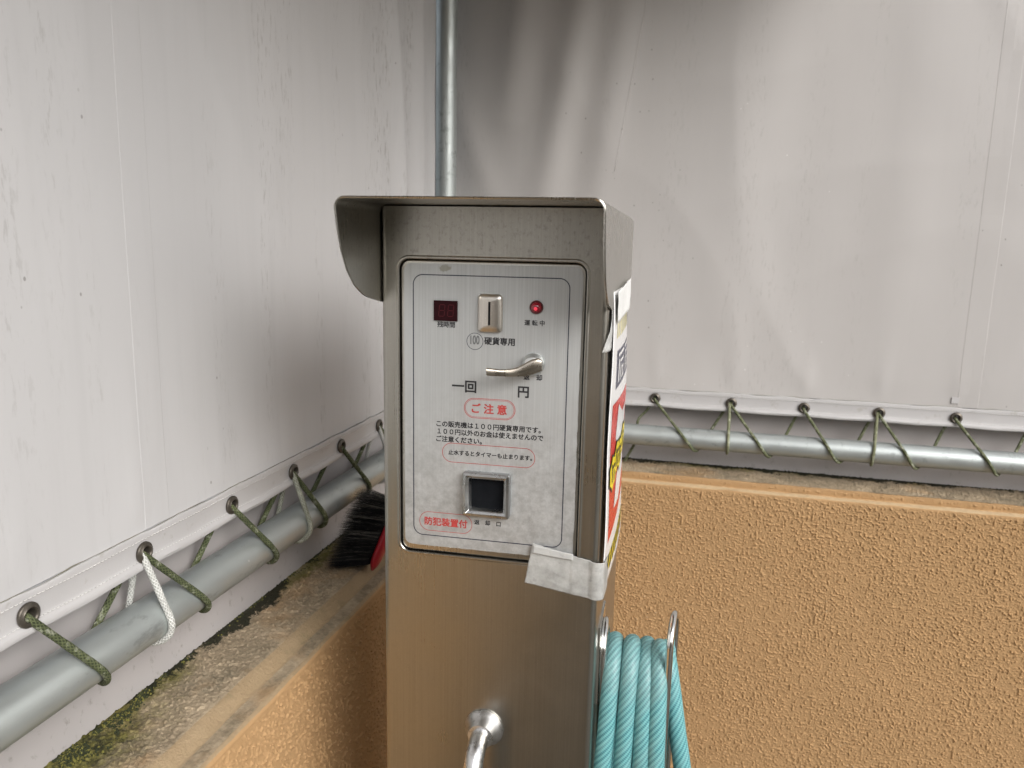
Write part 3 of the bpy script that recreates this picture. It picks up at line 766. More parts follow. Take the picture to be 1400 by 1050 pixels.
rope(segB[1:], toB, M['rope_back'], 'green rope laced in a zigzag round the back pipe', 'ropes lacing the canvases to the pipes',
     tail=[(-0.172, -0.004, 0.922), (-0.158, 0.000, 0.950), (-0.150, -0.004, 0.968), (-0.146, -0.006, 1.0), (-0.143, -0.010, 1.03), (-0.124, -0.014, 1.053), (-0.108, -0.012, 1.082)])
for k, wu, tu, lab in ((3, 0.0705, 0.070, 'pale green rope loop hanging straight down, second back eyelet from the machine'),
                       (5, 0.3827, 0.3936, 'pale green rope loop hanging straight down, fourth back eyelet from the machine')):
    e = EYB[k]
    rope([lace_pts(e - 0.004, wu, tu, e + 0.002, pcB, PBR, 1)], toB, M['rope_light'], lab, 'rope loops tied at every second eyelet')

# ------------------------------------------------------------------ coin machine
KO = (-0.35362631, 0.81296731, 0.0); KR = math.atan2(0.03726731, 0.99930533)
km = thing('coin_machine', 'stainless steel coin operated car wash post with hooded control panel', 'coin machine', KO, KR)
W_, D_, TOP = 0.2552, 0.33, 1.4875
def L3(u, z, wd): return (u, -wd, z)          # local: u right, wd towards the viewer, z up
# body: side shell with rounded front corners, front skin with a rounded opening and a rolled rim
bo = MB(); r = 0.0065
plan = []
plan += [(0.0, -D_), (0.0, -0.2), (0.0, -0.1), (0.0, -r)]
for k in range(1, 7): a = R(180 - 15 * k); plan.append((r + r*math.cos(a), -r + r*math.sin(a)))
front_in = [(W_ - r, 0.0)]
planR = []
for k in range(0, 6): a = R(90 - 15 * k); planR.append((W_ - r + r*math.cos(a), -r + r*math.sin(a)))
planR += [(W_, -r), (W_, -0.1), (W_, -0.2), (W_, -D_), (0.0, -D_)]
zl = [0.0, 0.5, 0.9, 1.2, TOP]
bo.loft([[L3(u, z, d) for u, d in plan] for z in zl], False, False, closed=False)
bo.loft([[L3(u, z, d) for u, d in planR] for z in zl], False, False, closed=False)
bo.add([L3(0, TOP, -D_), L3(0, TOP, 0), L3(W_, TOP, 0), L3(W_, TOP, -D_)], [(0, 1, 2, 3)])
RU0, RU1, RZ0, RZ1 = 0.0215, 0.2305, 1.0905, 1.4310
hole = rrect(RU0, RU1, RZ0, RZ1, 0.012)
outer = []
def ring_fill(mb, inner, o0, o1, p0, p1, wd):
    """front skin between a rounded hole and its rectangular outline"""
    bm = bmesh.new(); vo = [bm.verts.new(L3(u, z, wd)) for u, z in ((o0, p0), (o1, p0), (o1, p1), (o0, p1))]
    vi = [bm.verts.new(L3(u, z, wd)) for u, z in inner]
    es = [bm.edges.new((vo[i], vo[(i+1) % 4])) for i in range(4)] + [bm.edges.new((vi[i], vi[(i+1) % len(vi)])) for i in range(len(vi))]
    bmesh.ops.triangle_fill(bm, use_beauty=True, use_dissolve=False, edges=es)
    bm.verts.index_update()
    mb.add([v.co[:] for v in bm.verts], [tuple(v.index for v in f.verts) for f in bm.faces]); bm.free()
rim0 = rrect(RU0 - 0.004, RU1 + 0.004, RZ0 - 0.004, RZ1 + 0.004, 0.016)
ring_fill(bo, rim0, r, W_ - r, 1.0, TOP, 0.0)
bo.add([L3(r, 0, 0), L3(W_ - r, 0, 0), L3(W_ - r, 1.0, 0), L3(r, 1.0, 0)], [(0, 1, 2, 3)])
rims = []
for off, d in ((0.004, 0.0), (0.003, 0.0006), (0.0018, 0.0011), (0.0008, 0.0009), (0.0, 0.0), (-0.0002, -0.004), (-0.0002, -0.02)):
    rims.append([L3(u, z, d) for u, z in rrect(RU0 - off, RU1 + off, RZ0 - off, RZ1 + off, 0.012 + off)])
bo.loft(rims, False, False)
bo.build('body', M['steel'], km, smooth=35)
# dark gap behind the door
gp = MB(); gp.loft([[L3(u, z, d) for u, z in rrect(RU0, RU1, RZ0, RZ1, 0.012)] for d in (-0.016, -0.0155)]); gp.build('door_gap', M['gap'], km)
# door plate
dr = MB(); g1 = 0.0017
dl = []
for off, d in ((g1, -0.012), (g1, -0.0028), (g1 + 0.0006, -0.0022), (g1 + 0.0015, -0.0020)):
    dl.append([L3(u, z, d) for u, z in rrect(RU0 + off, RU1 - off, RZ0 + off, RZ1 - off, max(0.002, 0.012 - off))])
dr.loft(dl); dr.build('door_panel', M['steel_hood'], km, smooth=35)
# printed foil faceplate on the door
FW = -0.0016
FU0, FU1, FZ0, FZ1 = 0.0266, 0.2262, 1.0985, 1.4262
fp = MB(); edge = rrect(FU0, FU1, FZ0, FZ1, 0.009, 8)
# worn, slightly ragged right and lower edge
edge2 = []
for i, (u, z) in enumerate(edge):
    edge2.append((u, z))
def densify(P, step):
    o = []
    for i in range(len(P)):
        a, b = P[i], P[(i+1) % len(P)]; n_ = max(1, int(math.hypot(b[0]-a[0], b[1]-a[1]) / step))
        o += [(a[0] + (b[0]-a[0])*k/n_, a[1] + (b[1]-a[1])*k/n_) for k in range(n_)]
    return o
E2 = []
for u, z in densify(edge2, 0.003):
    if u > FU1 - 0.002 and z < 1.33: u -= 0.0012 * abs(nz((u, 0, z), 60)) + 0.001 * max(0, nz((u, 3, z), 25))
    if z < FZ0 + 0.002: z += 0.0010 * abs(nz((u, 0, z), 70))
    E2.append((u, z))
fp.loft([[L3(u, z, FW - 0.0004) for u, z in E2], [L3(u, z, FW) for u, z in E2]])
face = fp.build('faceplate', M['foil'], km)
TW = FW + 0.00012
def outline(name, u0, u1, z0, z1, rr_, th, mat, parent):
    h = MB(); a = rrect(u0, u1, z0, z1, rr_, 10); b = rrect(u0 + th, u1 - th, z0 + th, z1 - th, max(0.0003, rr_ - th), 10)
    A = [L3(u, z, TW) for u, z in a]; B = [L3(u, z, TW) for u, z in b]
    h.loft([A, B], False, False); return h.build(name, mat, parent)
outline('border_line', 0.0368, 0.2130, 1.1110, 1.4145, 0.0115, 0.0011, M['ink_navy'], face)
def text(body, u0, u1, zc, mat, bold=0.0, parent=None, sx=1.0, zh=None):
    cu = bpy.data.curves.new('lettering', 'FONT'); cu.body = body; cu.size = 1.0; cu.offset = 0.0; cu.fill_mode = 'FRONT'; cu.resolution_u = 4
    o = bpy.data.objects.new('lettering', cu); COL.objects.link(o)
    dg = bpy.context.evaluated_depsgraph_get(); dg.update()
    me = bpy.data.meshes.new_from_object(o.evaluated_get(dg)); bpy.data.objects.remove(o)
    vx = [v.co.x for v in me.vertices]; vy = [v.co.y for v in me.vertices]
    x0, x1, y0, y1 = min(vx), max(vx), min(vy), max(vy)
    k = (u1 - u0) / (x1 - x0); kz = (zh / (y1 - y0)) if zh else k
    V, Fc = [], []; base = [(v.co.x, v.co.y) for v in me.vertices]; pol = [tuple(p.vertices) for p in me.polygons]
    bo_ = max(0.0, bold) * k                      # heavier strokes: the print laid down five times, a hair apart
    offs = [(0, 0)] + ([(bo_, bo_), (-bo_, bo_), (bo_, -bo_), (-bo_, -bo_)] if bo_ else [])
    for q, (ox, oz) in enumerate(offs):
        b_ = len(V)
        V += [L3(u0 + (x - x0) * k + ox, zc + (y - (y0 + y1) / 2) * kz + oz, TW + q * 0.00003) for x, y in base]
        Fc += [tuple(b_ + i for i in p) for p in pol]
    me = bpy.data.meshes.new('lettering'); me.from_pydata(V, [], Fc); me.materials.append(mat)
    t = bpy.data.objects.new('lettering', me); link(t, parent if parent else face); return t
T = text
T('残時間', 0.0655, 0.0855, 1.3597, M['ink_black'], 0.022)
T('運 転 中', 0.1642, 0.1862, 1.3655, M['ink_black'], 0.022)
T('硬貨専用', 0.1196, 0.1536, 1.3436, M['ink_black'], 0.028)
T('100', 0.1037, 0.1138, 1.3440, M['ink_grey'], 0.03, zh=0.0095)
h = MB(); ra, rb = [], []
for k in range(40):
    a = 2*PI*k/40; ra.append(L3(0.1087 + 0.0095*math.cos(a), 1.3424 + 0.0095*math.sin(a), TW)); rb.append(L3(0.1087 + 0.0089*math.cos(a), 1.3424 + 0.0089*math.sin(a), TW))
h.loft([ra, rb], False, False); h.build('coin_symbol', M['ink_navy'], face)
T('返　却', 0.1645, 0.1850, 1.3056, M['ink_black'], 0.022)
T('一回', 0.0832, 0.1106, 1.2910, M['ink_black'], 0.030)
T('円', 0.1588, 0.1704, 1.2885, M['ink_black'], 0.030)
T('ご 注 意', 0.1062, 0.1460, 1.2670, M['ink_red'], 0.024)
outline('text_frame', 0.0970, 0.1560, 1.2555, 1.2785, 0.0115, 0.0006, M['ink_red'], face)
outline('text_frame', 0.0984, 0.1546, 1.2569, 1.2771, 0.0101, 0.0004, M['ink_red'], face)
T('この販売機は１００円硬貨専用です。', 0.0648, 0.1852, 1.2465, M['ink_black'], 0.02)
T('１００円以外のお金は使えませんので', 0.0660, 0.1882, 1.2378, M['ink_black'], 0.02)
T('ご注意ください。', 0.0646, 0.1180, 1.2290, M['ink_black'], 0.02)
outline('text_frame', 0.0716, 0.1797, 1.2020, 1.2248, 0.0113, 0.0006, M['ink_red'], face)
T('止水するとタイマーも止まります。', 0.0790, 0.1762, 1.2138, M['ink_black'], 0.02)
outline('text_frame', 0.0443, 0.1080, 1.1172, 1.1404, 0.0115, 0.0006, M['ink_red'], face)
T('防犯装置付', 0.0508, 0.1020, 1.1290, M['ink_red'], 0.026)
T('返　却　口', 0.1106, 0.1415, 1.1330, M['ink_black'], 0.022)
# small dried smudge at the top edge of the foil
# display
ds = MB(); ds.box(L3(0.0616, 1.3637, 0.0002), L3(0.0886, 1.3862, -0.0019)); dsp = ds.build('display', M['lcd'], km)
for i, ux in enumerate((0.0668, 0.0770)):
    h = MB(); wd_, hg, t_ = 0.0072, 0.0136, 0.0009; z0 = 1.3685; sl = 0.09
    def sq(a, b, c, d_):
        h.add([L3(ux + u + (z - 0) * sl, z0 + z, 0.00035) for u, z in ((a, c), (b, c), (b, d_), (a, d_))], [(0, 1, 2, 3)])
    for zz in (0, hg/2 - t_/2, hg - t_): sq(t_, wd_ - t_, zz, zz + t_)
    for uu in (0, wd_ - t_):
        sq(uu, uu + t_, t_, hg/2 - t_/2); sq(uu, uu + t_, hg/2 + t_/2, hg - t_)
    h.build('digit', M['digit'], dsp)
# coin slot: domed bezel
cs = MB(); cu_, cz_, hu, hz_ = 0.1260, 1.3742, 0.0138, 0.0210
lp = []
for ins, d in ((0.0, -0.0018), (0.0, 0.0012), (0.0008, 0.0024), (0.0020, 0.0033), (0.0038, 0.0041), (0.0050, 0.0045)):
    lp.append([L3(u, z, d) for u, z in rrect(cu_ - hu + ins, cu_ + hu - ins, cz_ - hz_ + ins, cz_ + hz_ - ins, max(0.0012, 0.0048 - ins * 0.6), 6)])
lp2 = rrect(cu_ - 0.0013, cu_ + 0.0013, cz_ - 0.0128, cz_ + 0.0128, 0.0006, 6)
lp.append([L3(u, z, 0.0047) for u, z in lp2]); lp.append([L3(u, z, 0.0012) for u, z in lp2])
cs.loft(lp, False, False); slot = cs.build('coin_slot', M['bezel'], km, smooth=50)
h = MB(); h.loft([[L3(u, z, d) for u, z in rrect(cu_ - 0.0020, cu_ + 0.0020, cz_ - 0.0136, cz_ + 0.0136, 0.0006)] for d in (0.0008, 0.0014)]); h.build('slot_opening', M['black'], slot)
# pilot lamp
lu, lz = 0.1768, 1.3825
def lathe(mb, cu, cz, prof, seg=28, cap0=False, cap1=True):
    mb.loft([[L3(cu + r_ * math.cos(2*PI*k/seg), cz + r_ * math.sin(2*PI*k/seg), d) for k in range(seg)] for r_, d in prof], cap0, cap1)
h = MB(); lathe(h, lu, lz, [(0.0060, -0.0016), (0.0058, 0.0012), (0.0052, 0.0026), (0.0042, 0.0038), (0.0028, 0.0046), (0.0012, 0.0050), (0.0003, 0.0051)])
lamp = h.build('pilot_lamp', M['lamp'], km, smooth=180)
h = MB(); lathe(h, lu, lz, [(0.0075, -0.0016), (0.0073, 0.0004), (0.0066, 0.0012), (0.0059, 0.0009), (0.0058, -0.001)], 28, False, False); h.build('lamp_ring', M['lamp_ring'], lamp, smooth=60)
h = MB(); lathe(h, lu + 0.0002, lz - 0.0012, [(0.0020, 0.0035), (0.0019, 0.00505), (0.0012, 0.00545), (0.0003, 0.0056)]); h.build('lamp_glow', M['lamp_core'], lamp, smooth=180)
# return lever
vu, vz = 0.1752, 1.3203
h = MB(); lathe(h, vu, vz, [(0.0125, -0.0016), (0.0125, 0.002), (0.0120, 0.0036), (0.0108, 0.0046), (0.0100, 0.0070), (0.0092, 0.0085), (0.0080, 0.009)], 36); disc = h.build('lever_disc', M['lever_disc'], km, smooth=50)
h = MB()
LV = [(0.1862, 1.3208, 0.0060, 0.0115, 0.0030), (0.1825, 1.3210, 0.0078, 0.0122, 0.0036), (0.1760, 1.3188, 0.0085, 0.0135, 0.0042), (0.1690, 0 + 1.3160, 0.0072, 0.0150, 0.0042),
      (0.1610, 1.3134, 0.0052, 0.0175, 0.0038), (0.1530, 1.3124, 0.0041, 0.0205, 0.0036), (0.1430, 1.3124, 0.0038, 0.0240, 0.0034), (0.1360, 1.3130, 0.0041, 0.0265, 0.0032), (0.1292, 1.3137, 0.0042, 0.0288, 0.0030)]
lo = []
for u, z, hh, d, th in LV:
    L = []
    for k in range(16):
        a = 2*PI*k/16; c_, s_ = math.cos(a), math.sin(a)
        ex = 0.55
        L.append(L3(u - 0.0006 * s_, z + hh * abs(s_)**ex * (1 if s_ > 0 else -1), d - 0.004 + th * abs(c_)**ex * (1 if c_ > 0 else -1)))
    lo.append(L)
h.loft(lo); h.build('return_lever', M['lever'], km, smooth=50)
# coin return: cast frame and a near-black plate painting the recess's shade
c0, c1, q0, q1 = 0.0985, 0.1528, 1.1425, 1.1940
lp = []
for ins, d, r_ in ((0.0, -0.0016, 0.0022), (0.0, 0.0065, 0.0022), (0.0007, 0.0076, 0.0018), (0.0034, 0.0082, 0.0014), (0.0042, 0.0074, 0.0012), (0.0062, 0.0066, 0.001), (0.0072, 0.0050, 0.001), (0.0080, -0.0010, 0.001), (0.0082, -0.0013, 0.001)):
    lp.append([L3(u, z, d) for u, z in rrect(c0 + ins, c1 - ins, q0 + ins, q1 - ins, r_, 5)])
h = MB(); h.loft(lp, False, False); fr = h.build('return_frame', M['cast'], km, smooth=35)
h = MB(); h.loft([[L3(u, z, d) for u, z in rrect(c0 + 0.0083, c1 - 0.0083, q0 + 0.0083, q1 - 0.0083, 0.001, 3)] for d in (-0.0014, -0.0012)]); h.build('return_recess_shade', M['flap'], fr)
# hood: folded n-shaped shell, cheeks curve back to the post
def hood_w(z):
    pts = [(1.379, -0.012), (1.3830, -0.004), (1.3850, 0.010), (1.388, 0.030), (1.394, 0.050), (1.404, 0.070), (1.420, 0.088), (1.4405, 0.1015), (1.460, 0.1090), (1.478, 0.1135), (1.4905, 0.1150), (1.50, 0.1150)]
    if z <= pts[0][0]: return pts[0][1]
    for (a, b), (c, d) in zip(pts, pts[1:]):
        if z <= c: return b + (d - b) * (z - a) / (c - a)
    return pts[-1][1]
hd = MB(); HT = 1.4915; hw = 0.0022; rc = 0.0115
def npro(off):
    u0, u1, zt, rr_ = -0.0028 + off, W_ + 0.0030 - off, HT - off, rc - off * 0.8
    P = [(u0, z) for z in lin(1.382, zt - rr_, 26)]
    for k in range(1, 9): a = R(180 - 90 * k / 8); P.append((u0 + rr_ + rr_*math.cos(a), zt - rr_ + rr_*math.sin(a)))
    P += [(u, zt) for u in lin(u0 + rr_, u1 - rr_, 12)[1:-1]]
    for k in range(0, 9): a = R(90 - 90 * k / 8); P.append((u1 - rr_ + rr_*math.cos(a), zt - rr_ + rr_*math.sin(a)))
    P += [(u1, z) for z in reversed(lin(1.382, zt - rr_, 26)[:-1])]
    return P
po, pi_ = npro(0.0), npro(hw)
ws = lin(0, 1, 8)
def hp(P, t, d=0.0): return [L3(u, z, -D_ + 0.002 + (hood_w(z) + D_ - 0.002) * t + d) for u, z in P]
hd.loft([hp(po, t) for t in ws] , False, False, closed=False)
hd.loft([hp(pi_, t) for t in ws], False, False, closed=False)
mid = [((a[0]+b[0])/2, (a[1]+b[1])/2) for a, b in zip(po, pi_)]
hd.loft([hp(po, 1.0), hp(mid, 1.0, 0.0009), hp(pi_, 1.0)], False, False, closed=False)
for idx in (0, -1):
    a, b = hp(po, 1.0)[idx], hp(pi_, 1.0)[idx]; c, d = hp(pi_, 0.0)[idx], hp(po, 0.0)[idx]
    hd.add([a, b, c, d], [(0, 1, 2, 3)])
hd.build('hood', M['steel_hood'], km, smooth=40)
# water spout with bell flange
su, sz = 0.1262, 0.8745
h = MB(); lathe(h, su, sz, [(0.0235, 0.0002), (0.0240, 0.0012), (0.0236, 0.003), (0.0210, 0.0065), (0.0185, 0.011), (0.0165, 0.016), (0.0150, 0.020), (0.0118, 0.0205)], 40); sp = None
h2 = MB()
path = [L3(su, sz, 0.004), L3(su, sz, 0.020)]
for k in range(0, 9):
    a = R(90 * k / 8); path.append(L3(su, sz - 0.034 * (1 - math.cos(a)), 0.024 + 0.034 * math.sin(a)))
path += [L3(su, sz - 0.05, 0.058), L3(su, sz - 0.10, 0.058)]
h2.tube(smoothpath(path, 4), 0.0112, 28); sp = h2.build('spout', M['spout'], km, smooth=60)
h.build('spout_flange', M['spout'], sp, smooth=50)
# hose rack: two long chromed loops joined by carrying bars
hr = MB()
def rack_loop(u, w0, w1, z0, z1, tw):
    rr_ = (w0 - w1) / 2; P = [(u, w0, z0)]
    P += [(u, w0, z) for z in lin(z0, z1 - rr_, 10)[1:]]
    for k in range(1, 12): a = PI * k / 12; P.append((u, (w0 + w1) / 2 + rr_ * math.cos(a), z1 - rr_ + rr_ * math.sin(a)))
    P += [(u, w1, z) for z in reversed(lin(z0, z1 - rr_, 10))]
    for k in range(1, 10): a = PI * k / 10; P.append((u, (w0 + w1) / 2 - rr_ * math.cos(a), z0 - rr_ * math.sin(a)))
    hr.tube([L3(a + tw * (w0 - b) / (w0 - w1), c, b) for a, b, c in P], 0.0044, 12, closed=True)
rack_loop(0.3395, -0.045, -0.108, 0.74, 1.008, 0.007)
rack_loop(0.2615, -0.045, -0.108, 0.74, 0.990, -0.001)
for wd in (-0.062, -0.095):
    hr.tube([L3(0.2540, 0.935, wd), L3(0.30, 0.935, wd), L3(0.3395, 0.935, wd)], 0.0045, 12)
hr.box(L3(0.2550, 0.90, -0.115), L3(0.2575, 1.0, -0.04))
hr.build('hose_rack', M['chrome'], km, smooth=60)

# ------------------------------------------------------------------ hose
ho = thing('hose', 'coiled teal braided water hose hanging on the chrome rack', 'hose', KO, KR)
HR = 0.0109
def turn(u0, u1, ztop, fr):
    """one hanging turn of the coil, front strand down, back strand up (u, w, z)"""
    P = [(u0, -0.078, ztop), (u0, -0.054, ztop - 0.010), (u0 + fr * 0.2, -0.038, ztop - 0.040), (u0 + fr * 0.5, -0.029, ztop - 0.09), (u0 + fr, -0.024, ztop - 0.16), (u0 + fr, -0.020, 0.70), (u0 + fr, -0.024, 0.60),
         (u0, -0.045, 0.51), (u0, -0.085, 0.47), (u1, -0.130, 0.51), (u1, -0.150, 0.62), (u1, -0.150, 0.75), (u1, -0.135, 0.88), (u1, -0.112, ztop - 0.018)]
    return P
tops = [(0.2735, 0.960, -0.006), (0.2945, 0.963, -0.003), (0.3130, 0.957, 0.001), (0.3285, 0.962, 0.003)]
P = [(0.268, -0.15, 0.40), (0.268, -0.150, 0.75), (0.270, -0.135, 0.88), (0.272, -0.112, 0.945)]
for i, (u, z, f) in enumerate(tops):
    un = tops[i+1][0] if i < 3 else 0.338
    P += turn(u, un, z, f)
P += [(0.338, -0.100, 0.945), (0.3415, -0.080, 0.935), (0.3475, -0.072, 0.905), (0.3555, -0.066, 0.86), (0.3660, -0.062, 0.80), (0.376, -0.060, 0.70), (0.382, -0.06, 0.45), (0.40, -0.07, 0.10), (0.46, -0.08, 0.012)]
h = MB(); h.tube(smoothpath([L3(a, c, b) for a, b, c in P], 9), HR, 20); h.build('tube', M['hose'], ho, smooth=180)

# ------------------------------------------------------------------ warning sign and tape
sg = thing('warning_sign', 'white laminated warning sheet with red, yellow and navy print on the machine side', 'sign', KO, KR)
SW0, SW1, SZ0, SZ1 = -0.011, -0.252, 1.050, 1.4010
def sign_u(wd, z):
    t = (SW0 - wd) / (SW0 - SW1); v = (z - SZ0) / (SZ1 - SZ0)
    bow = 0.0022 + 0.0035 * math.sin(PI * min(1, max(0, v))) * (1 - 0.4 * t) * 0.6 + 0.0045 * t * (1 - v) + 0.0026 * math.sin(PI * t) + 0.0012 * math.sin(9 * v + 2 * t) 
    return W_ + 0.0006 + bow
def sign_poly(mb, pts, lift, mi=0):
    """flat print cut to a polygon, laid on the curved sheet"""
    bm = bmesh.new(); D = densify(pts, 0.006); vs = [bm.verts.new((p[0], p[1], 0)) for p in D]
    es = [bm.edges.new((vs[i], vs[(i+1) % len(vs)])) for i in range(len(vs))]
    bmesh.ops.triangle_fill(bm, use_beauty=True, use_dissolve=False, edges=es)
    for _ in range(2): bmesh.ops.subdivide_edges(bm, edges=[e for e in bm.edges if e.calc_length() > 0.008], cuts=2, use_grid_fill=True)
    bmesh.ops.triangulate(bm, faces=bm.faces[:]); bm.verts.index_update()
    mb.add([L3(sign_u(v.co.x, v.co.y) + lift, v.co.y, v.co.x) for v in bm.verts], [tuple(v.index for v in f.verts) for f in bm.faces], mi); bm.free()
h = MB(); h.grid(lin(SW0, SW1, 30), lin(SZ0, SZ1, 40), lambda a, z: L3(sign_u(a, z), z, a)); h.fixn = True
sh_ = h.build('sheet', M['sign_white'], sg, smooth=180)
md = sh_.modifiers.new('thick', 'SOLIDIFY'); md.thickness = 0.0005; md.offset = 0.0
def prints(name, polys, mat, lift):
    h = MB()
    for p in polys: sign_poly(h, p, lift)
    return h.build(name, mat, sg)
# hazard stripes, top (faded) and bottom
def stripes(z0, z1, a, b, n_, slant):
    st = (b - a) / n_
    return [[(a + st * k, z0), (a + st * (k + 0.5), z0), (a + st * (k + 0.5) + slant, z1), (a + st * k + slant, z1)] for k in range(n_)]
LF_, = (0.0005,)
prints('stripe', stripes(1.347, 1.3675, -0.045, -0.236, 9, -0.004), M['sign_faded'], LF_)
prints('stripe', [[(-0.032, 1.088), (-0.240, 1.088), (-0.240, 1.066), (-0.032, 1.066)]], M['sign_yellow'], LF_)
prints('stripe', stripes(1.066, 1.088, -0.036, -0.232, 7, -0.014), M['sign_black'], LF_ * 1.6)
prints('navy_box', [[(-0.052, 1.332), (-0.243, 1.328), (-0.245, 1.286), (-0.054, 1.287)]], M['sign_navy'], LF_)
# white strokes of the two blocky characters in the navy box
STK = []
for c0_ in (-0.066, -0.155):
    d = -1
    def q(a, b, z0, z1): STK.append([(c0_ - a, z0), (c0_ - b, z0), (c0_ - b, z1), (c0_ - a, z1)])
    q(0.000, 0.072, 1.3235, 1.3275); q(0.004, 0.014, 1.293, 1.320); q(0.020, 0.066, 1.3145, 1.318); q(0.024, 0.032, 1.2925, 1.312); q(0.038, 0.066, 1.3045, 1.308)
    q(0.044, 0.052, 1.2925, 1.3035); q(0.056, 0.070, 1.2925, 1.2965); q(0.060, 0.066, 1.2975, 1.304)
prints('navy_box_stroke', STK, M['sign_white'], LF_ * 1.8)
# red field with a white shape inside
prints('red_field', [[(-0.036, 1.272), (-0.247, 1.262), (-0.247, 1.118), (-0.036, 1.108)]], M['sign_red'], LF_)
prints('white_shape', [[(-0.100, 1.262), (-0.165, 1.240), (-0.225, 1.242), (-0.232, 1.150), (-0.150, 1.128), (-0.085, 1.135), (-0.112, 1.165), (-0.150, 1.180), (-0.118, 1.205), (-0.085, 1.222)]], M['sign_white'], LF_ * 1.8)
def burst(cx, cz, sx, sz_, n_, seed):
    rnd = random.Random(seed); P = []
    for k in range(n_):
        a = 2*PI*k/n_; f = 1.0 if k % 2 else 0.72 + 0.15 * rnd.random()
        P.append((cx + sx * f * math.cos(a), cz + sz_ * f * math.sin(a)))
    return P
YB = [(-0.062, 1.188, 0.036, 0.021), (-0.105, 1.196, 0.032, 0.020), (-0.148, 1.190, 0.034, 0.021), (-0.198, 1.198, 0.042, 0.021)]
prints('slogan_edge', [burst(a, z, sx * 1.12, s2 * 1.14, 14, i) for i, (a, z, sx, s2) in enumerate(YB)], M['sign_black'], LF_ * 2.6)
prints('slogan', [burst(a, z, sx, s2, 14, i) for i, (a, z, sx, s2) in enumerate(YB)], M['sign_yellow'], LF_ * 3.6)
SL = []
for i, (a, z, sx, s2) in enumerate(YB):
    SL += [[(a + 0.016, z - 0.010), (a + 0.010, z - 0.010), (a + 0.010, z + 0.012), (a + 0.016, z + 0.012)],
           [(a + 0.004, z + 0.004), (a - 0.016, z + 0.004), (a - 0.016, z + 0.008), (a + 0.004, z + 0.008)], [(a - 0.004, z - 0.012), (a - 0.010, z - 0.012), (a - 0.010, z + 0.001), (a - 0.004, z + 0.001)]]
prints('slogan_stroke', SL, M['sign_black'], LF_ * 4.6)

def corner(s, z, lift):
    """unrolled coordinate s on the post: negative = front face left of the right corner, positive = right side going back"""
    rr_ = 0.0065; q = rr_ * PI / 2
    if s < 0: return (W_ - rr_ + s, lift, z)
    if s < q:
        a = s / rr_; return (W_ - rr_ + (rr_ + lift) * math.sin(a), -rr_ + (rr_ + lift) * math.cos(a), z)
    return (W_ + lift, -rr_ - (s - q), z)
def tape(name, quad, lift, mat, label, nu=36, nv=14, rough=0.0005, sag=None):
    """quad: (s, z) corners TL, TR, BR, BL on the unrolled post surface"""
    h = MB(); (a, b, c, d) = quad
    def fn(i, j):
        s = (a[0]*(1-i) + b[0]*i) * (1-j) + (d[0]*(1-i) + c[0]*i) * j
        z = (a[1]*(1-i) + b[1]*i) * (1-j) + (d[1]*(1-i) + c[1]*i) * j
        ed = 0.0006 * nz((s, z, 1), 160) if (i in (0.0, 1.0) or j in (0.0, 1.0)) else 0
        l = lift + rough * (0.5 + nz((s, z, lift * 100), 55)) + (sag(s, z) if sag else 0)
        u, wd, z2 = corner(s + ed, z + ed, max(lift, l)); return L3(u, z2, wd)
    h.grid(lin(0, 1, nu), lin(0, 1, nv), fn)
    o = h.build(name, mat, None, smooth=180); o.location = KO; o.rotation_euler = (0, 0, KR)
    md = o.modifiers.new('thick', 'SOLIDIFY'); md.thickness = 0.00012; md.offset = 0
    return tag(o, label, 'tape', 'tapes on the machine')
bulge = lambda s, z: 0.0042 * min(1.0, max(0.0, (s + 0.004) / 0.010))
wrinkle = lambda s, z: bulge(s, z) + 0.0004 * max(0, math.sin(380 * (z + 0.13 * s) + 3 * nz((s, z, 1), 30))) ** 3 * max(0, nz((s, z, 6), 40) + 0.35) + (0.0005 if s > -0.024 else 0)
tape('tape', ((-0.069, 1.1155), (0.062, 1.088), (0.064, 1.047), (-0.077, 1.0665)), 0.0016, M['tape'],
     'crumpled grey white cloth tape round the lower right corner of the panel', nu=90, nv=34, rough=0.0008, sag=wrinkle)
tape('tape', ((-0.0675, 1.1135), (-0.022, 1.1075), (-0.022, 1.1000), (-0.0695, 1.1040)), 0.0030, M['tape_clear'],
     'translucent strip of tape over the lower border of the faceplate', nu=16, nv=6)
tape('tape', ((0.020, 1.4005), (0.250, 1.4075), (0.246, 1.3665), (0.030, 1.3660)), 0.0072, M['tape_white'],
     'white tape across the top of the warning sheet', rough=0.0012)
tape('tape', ((0.012, 1.3830), (0.034, 1.3890), (0.022, 1.3420), (0.0005, 1.3370)), 0.0022, M['tape_clear'],
     'torn flap of clear tape hanging at the front edge of the sheet', rough=0.0016)

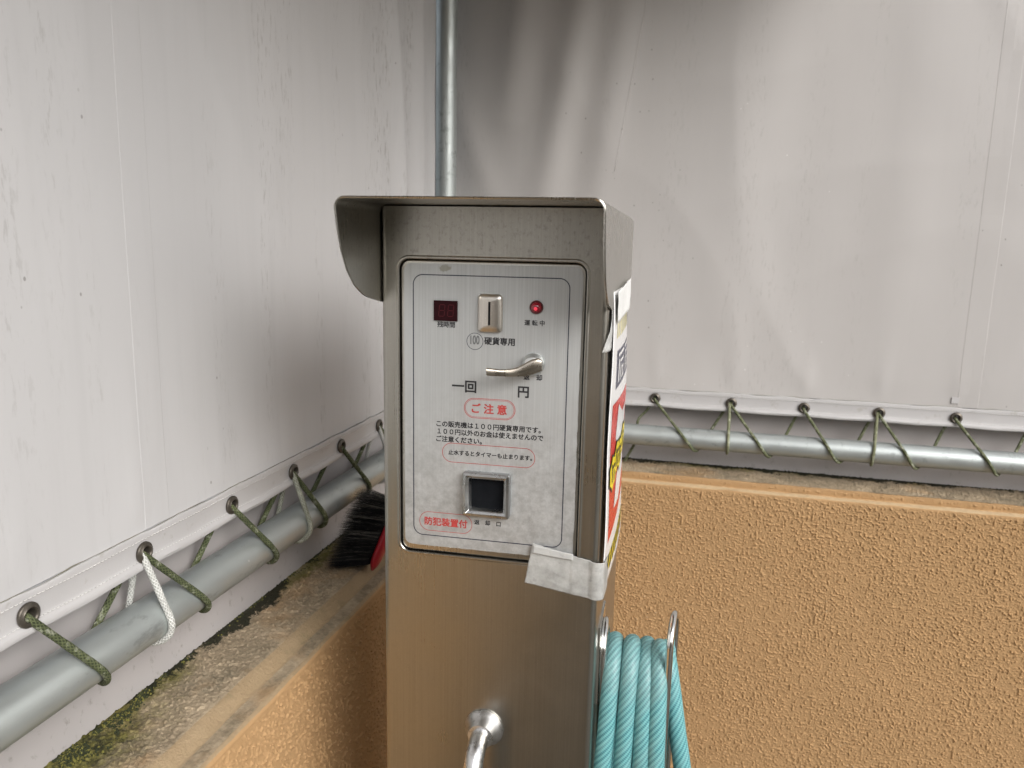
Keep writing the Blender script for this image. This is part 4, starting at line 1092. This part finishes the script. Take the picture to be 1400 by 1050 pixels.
# ------------------------------------------------------------------ brush behind the machine
br = thing('brush', 'red headed scrubbing brush with black bristles on the ledge', 'brush', (-0.542, 1.185, 0.892))
A = Vector((0.0, 0.0, 0.0)); B = Vector((0.036, 0.040, 0.108)); ax = (B - A).normalized()
bd = Vector((-0.80, -0.10, -0.16)); bd = (bd - ax * bd.dot(ax)).normalized(); sd_ = ax.cross(bd).normalized()
h = MB(); lo = []
for t in lin(-0.06, 1.15, 18):
    c = A.lerp(B, t); tt = (t + 0.06) / 1.21; k = math.sqrt(max(0.05, 1 - (2*tt - 1) ** 4))
    lo.append([c + bd * (0.009 * k * math.cos(2*PI*q/16)) + sd_ * (0.019 * k * math.sin(2*PI*q/16)) - bd * 0.008 for q in range(16)])
h.loft(lo); h.build('brush_head', M['brush_red'], br, smooth=60)
h = MB(); h.tube(smoothpath([B + ax * 0.005, B + ax * 0.06 - bd * 0.01, B + ax * 0.16 - bd * 0.02], 6), 0.0095, 12); h.build('handle', M['brush_red'], br, smooth=60)
h = MB(); rnd = random.Random(3)
for k in range(3600):
    t = rnd.random(); s_ = rnd.uniform(-1, 1); root = A.lerp(B, t) + sd_ * (0.016 * s_)
    ln = 0.074 + rnd.uniform(-0.006, 0.004)
    d = (bd + ax * ((t - 0.5) * 0.34 - 0.26 + rnd.gauss(0, 0.06)) + sd_ * (s_ * 0.28 + rnd.gauss(0, 0.07))).normalized()
    bend = ax * rnd.gauss(-0.006, 0.005) + sd_ * rnd.gauss(0, 0.005)
    p0, p1, p2 = root, root + d * ln * 0.55 + bend * 0.3, root + d * ln + bend
    mi = 1 if rnd.random() < 0.10 + 0.22 * max(0, t - 0.45) else 0
    wv = ax.cross(d).normalized() * 0.00042; wv2 = d.cross(wv).normalized() * 0.00042
    b = h.add([p0 + wv, p0 - wv, p0 + wv2, p1 + wv, p1 - wv, p1 + wv2, p2], [(0, 1, 4, 3), (1, 2, 5, 4), (2, 0, 3, 5), (3, 4, 6), (4, 5, 6), (5, 3, 6)], mi)
h.fixn = False
tag(h.build('bristles', [M['bristle'], M['bristle_tip']], br), kind='stuff')
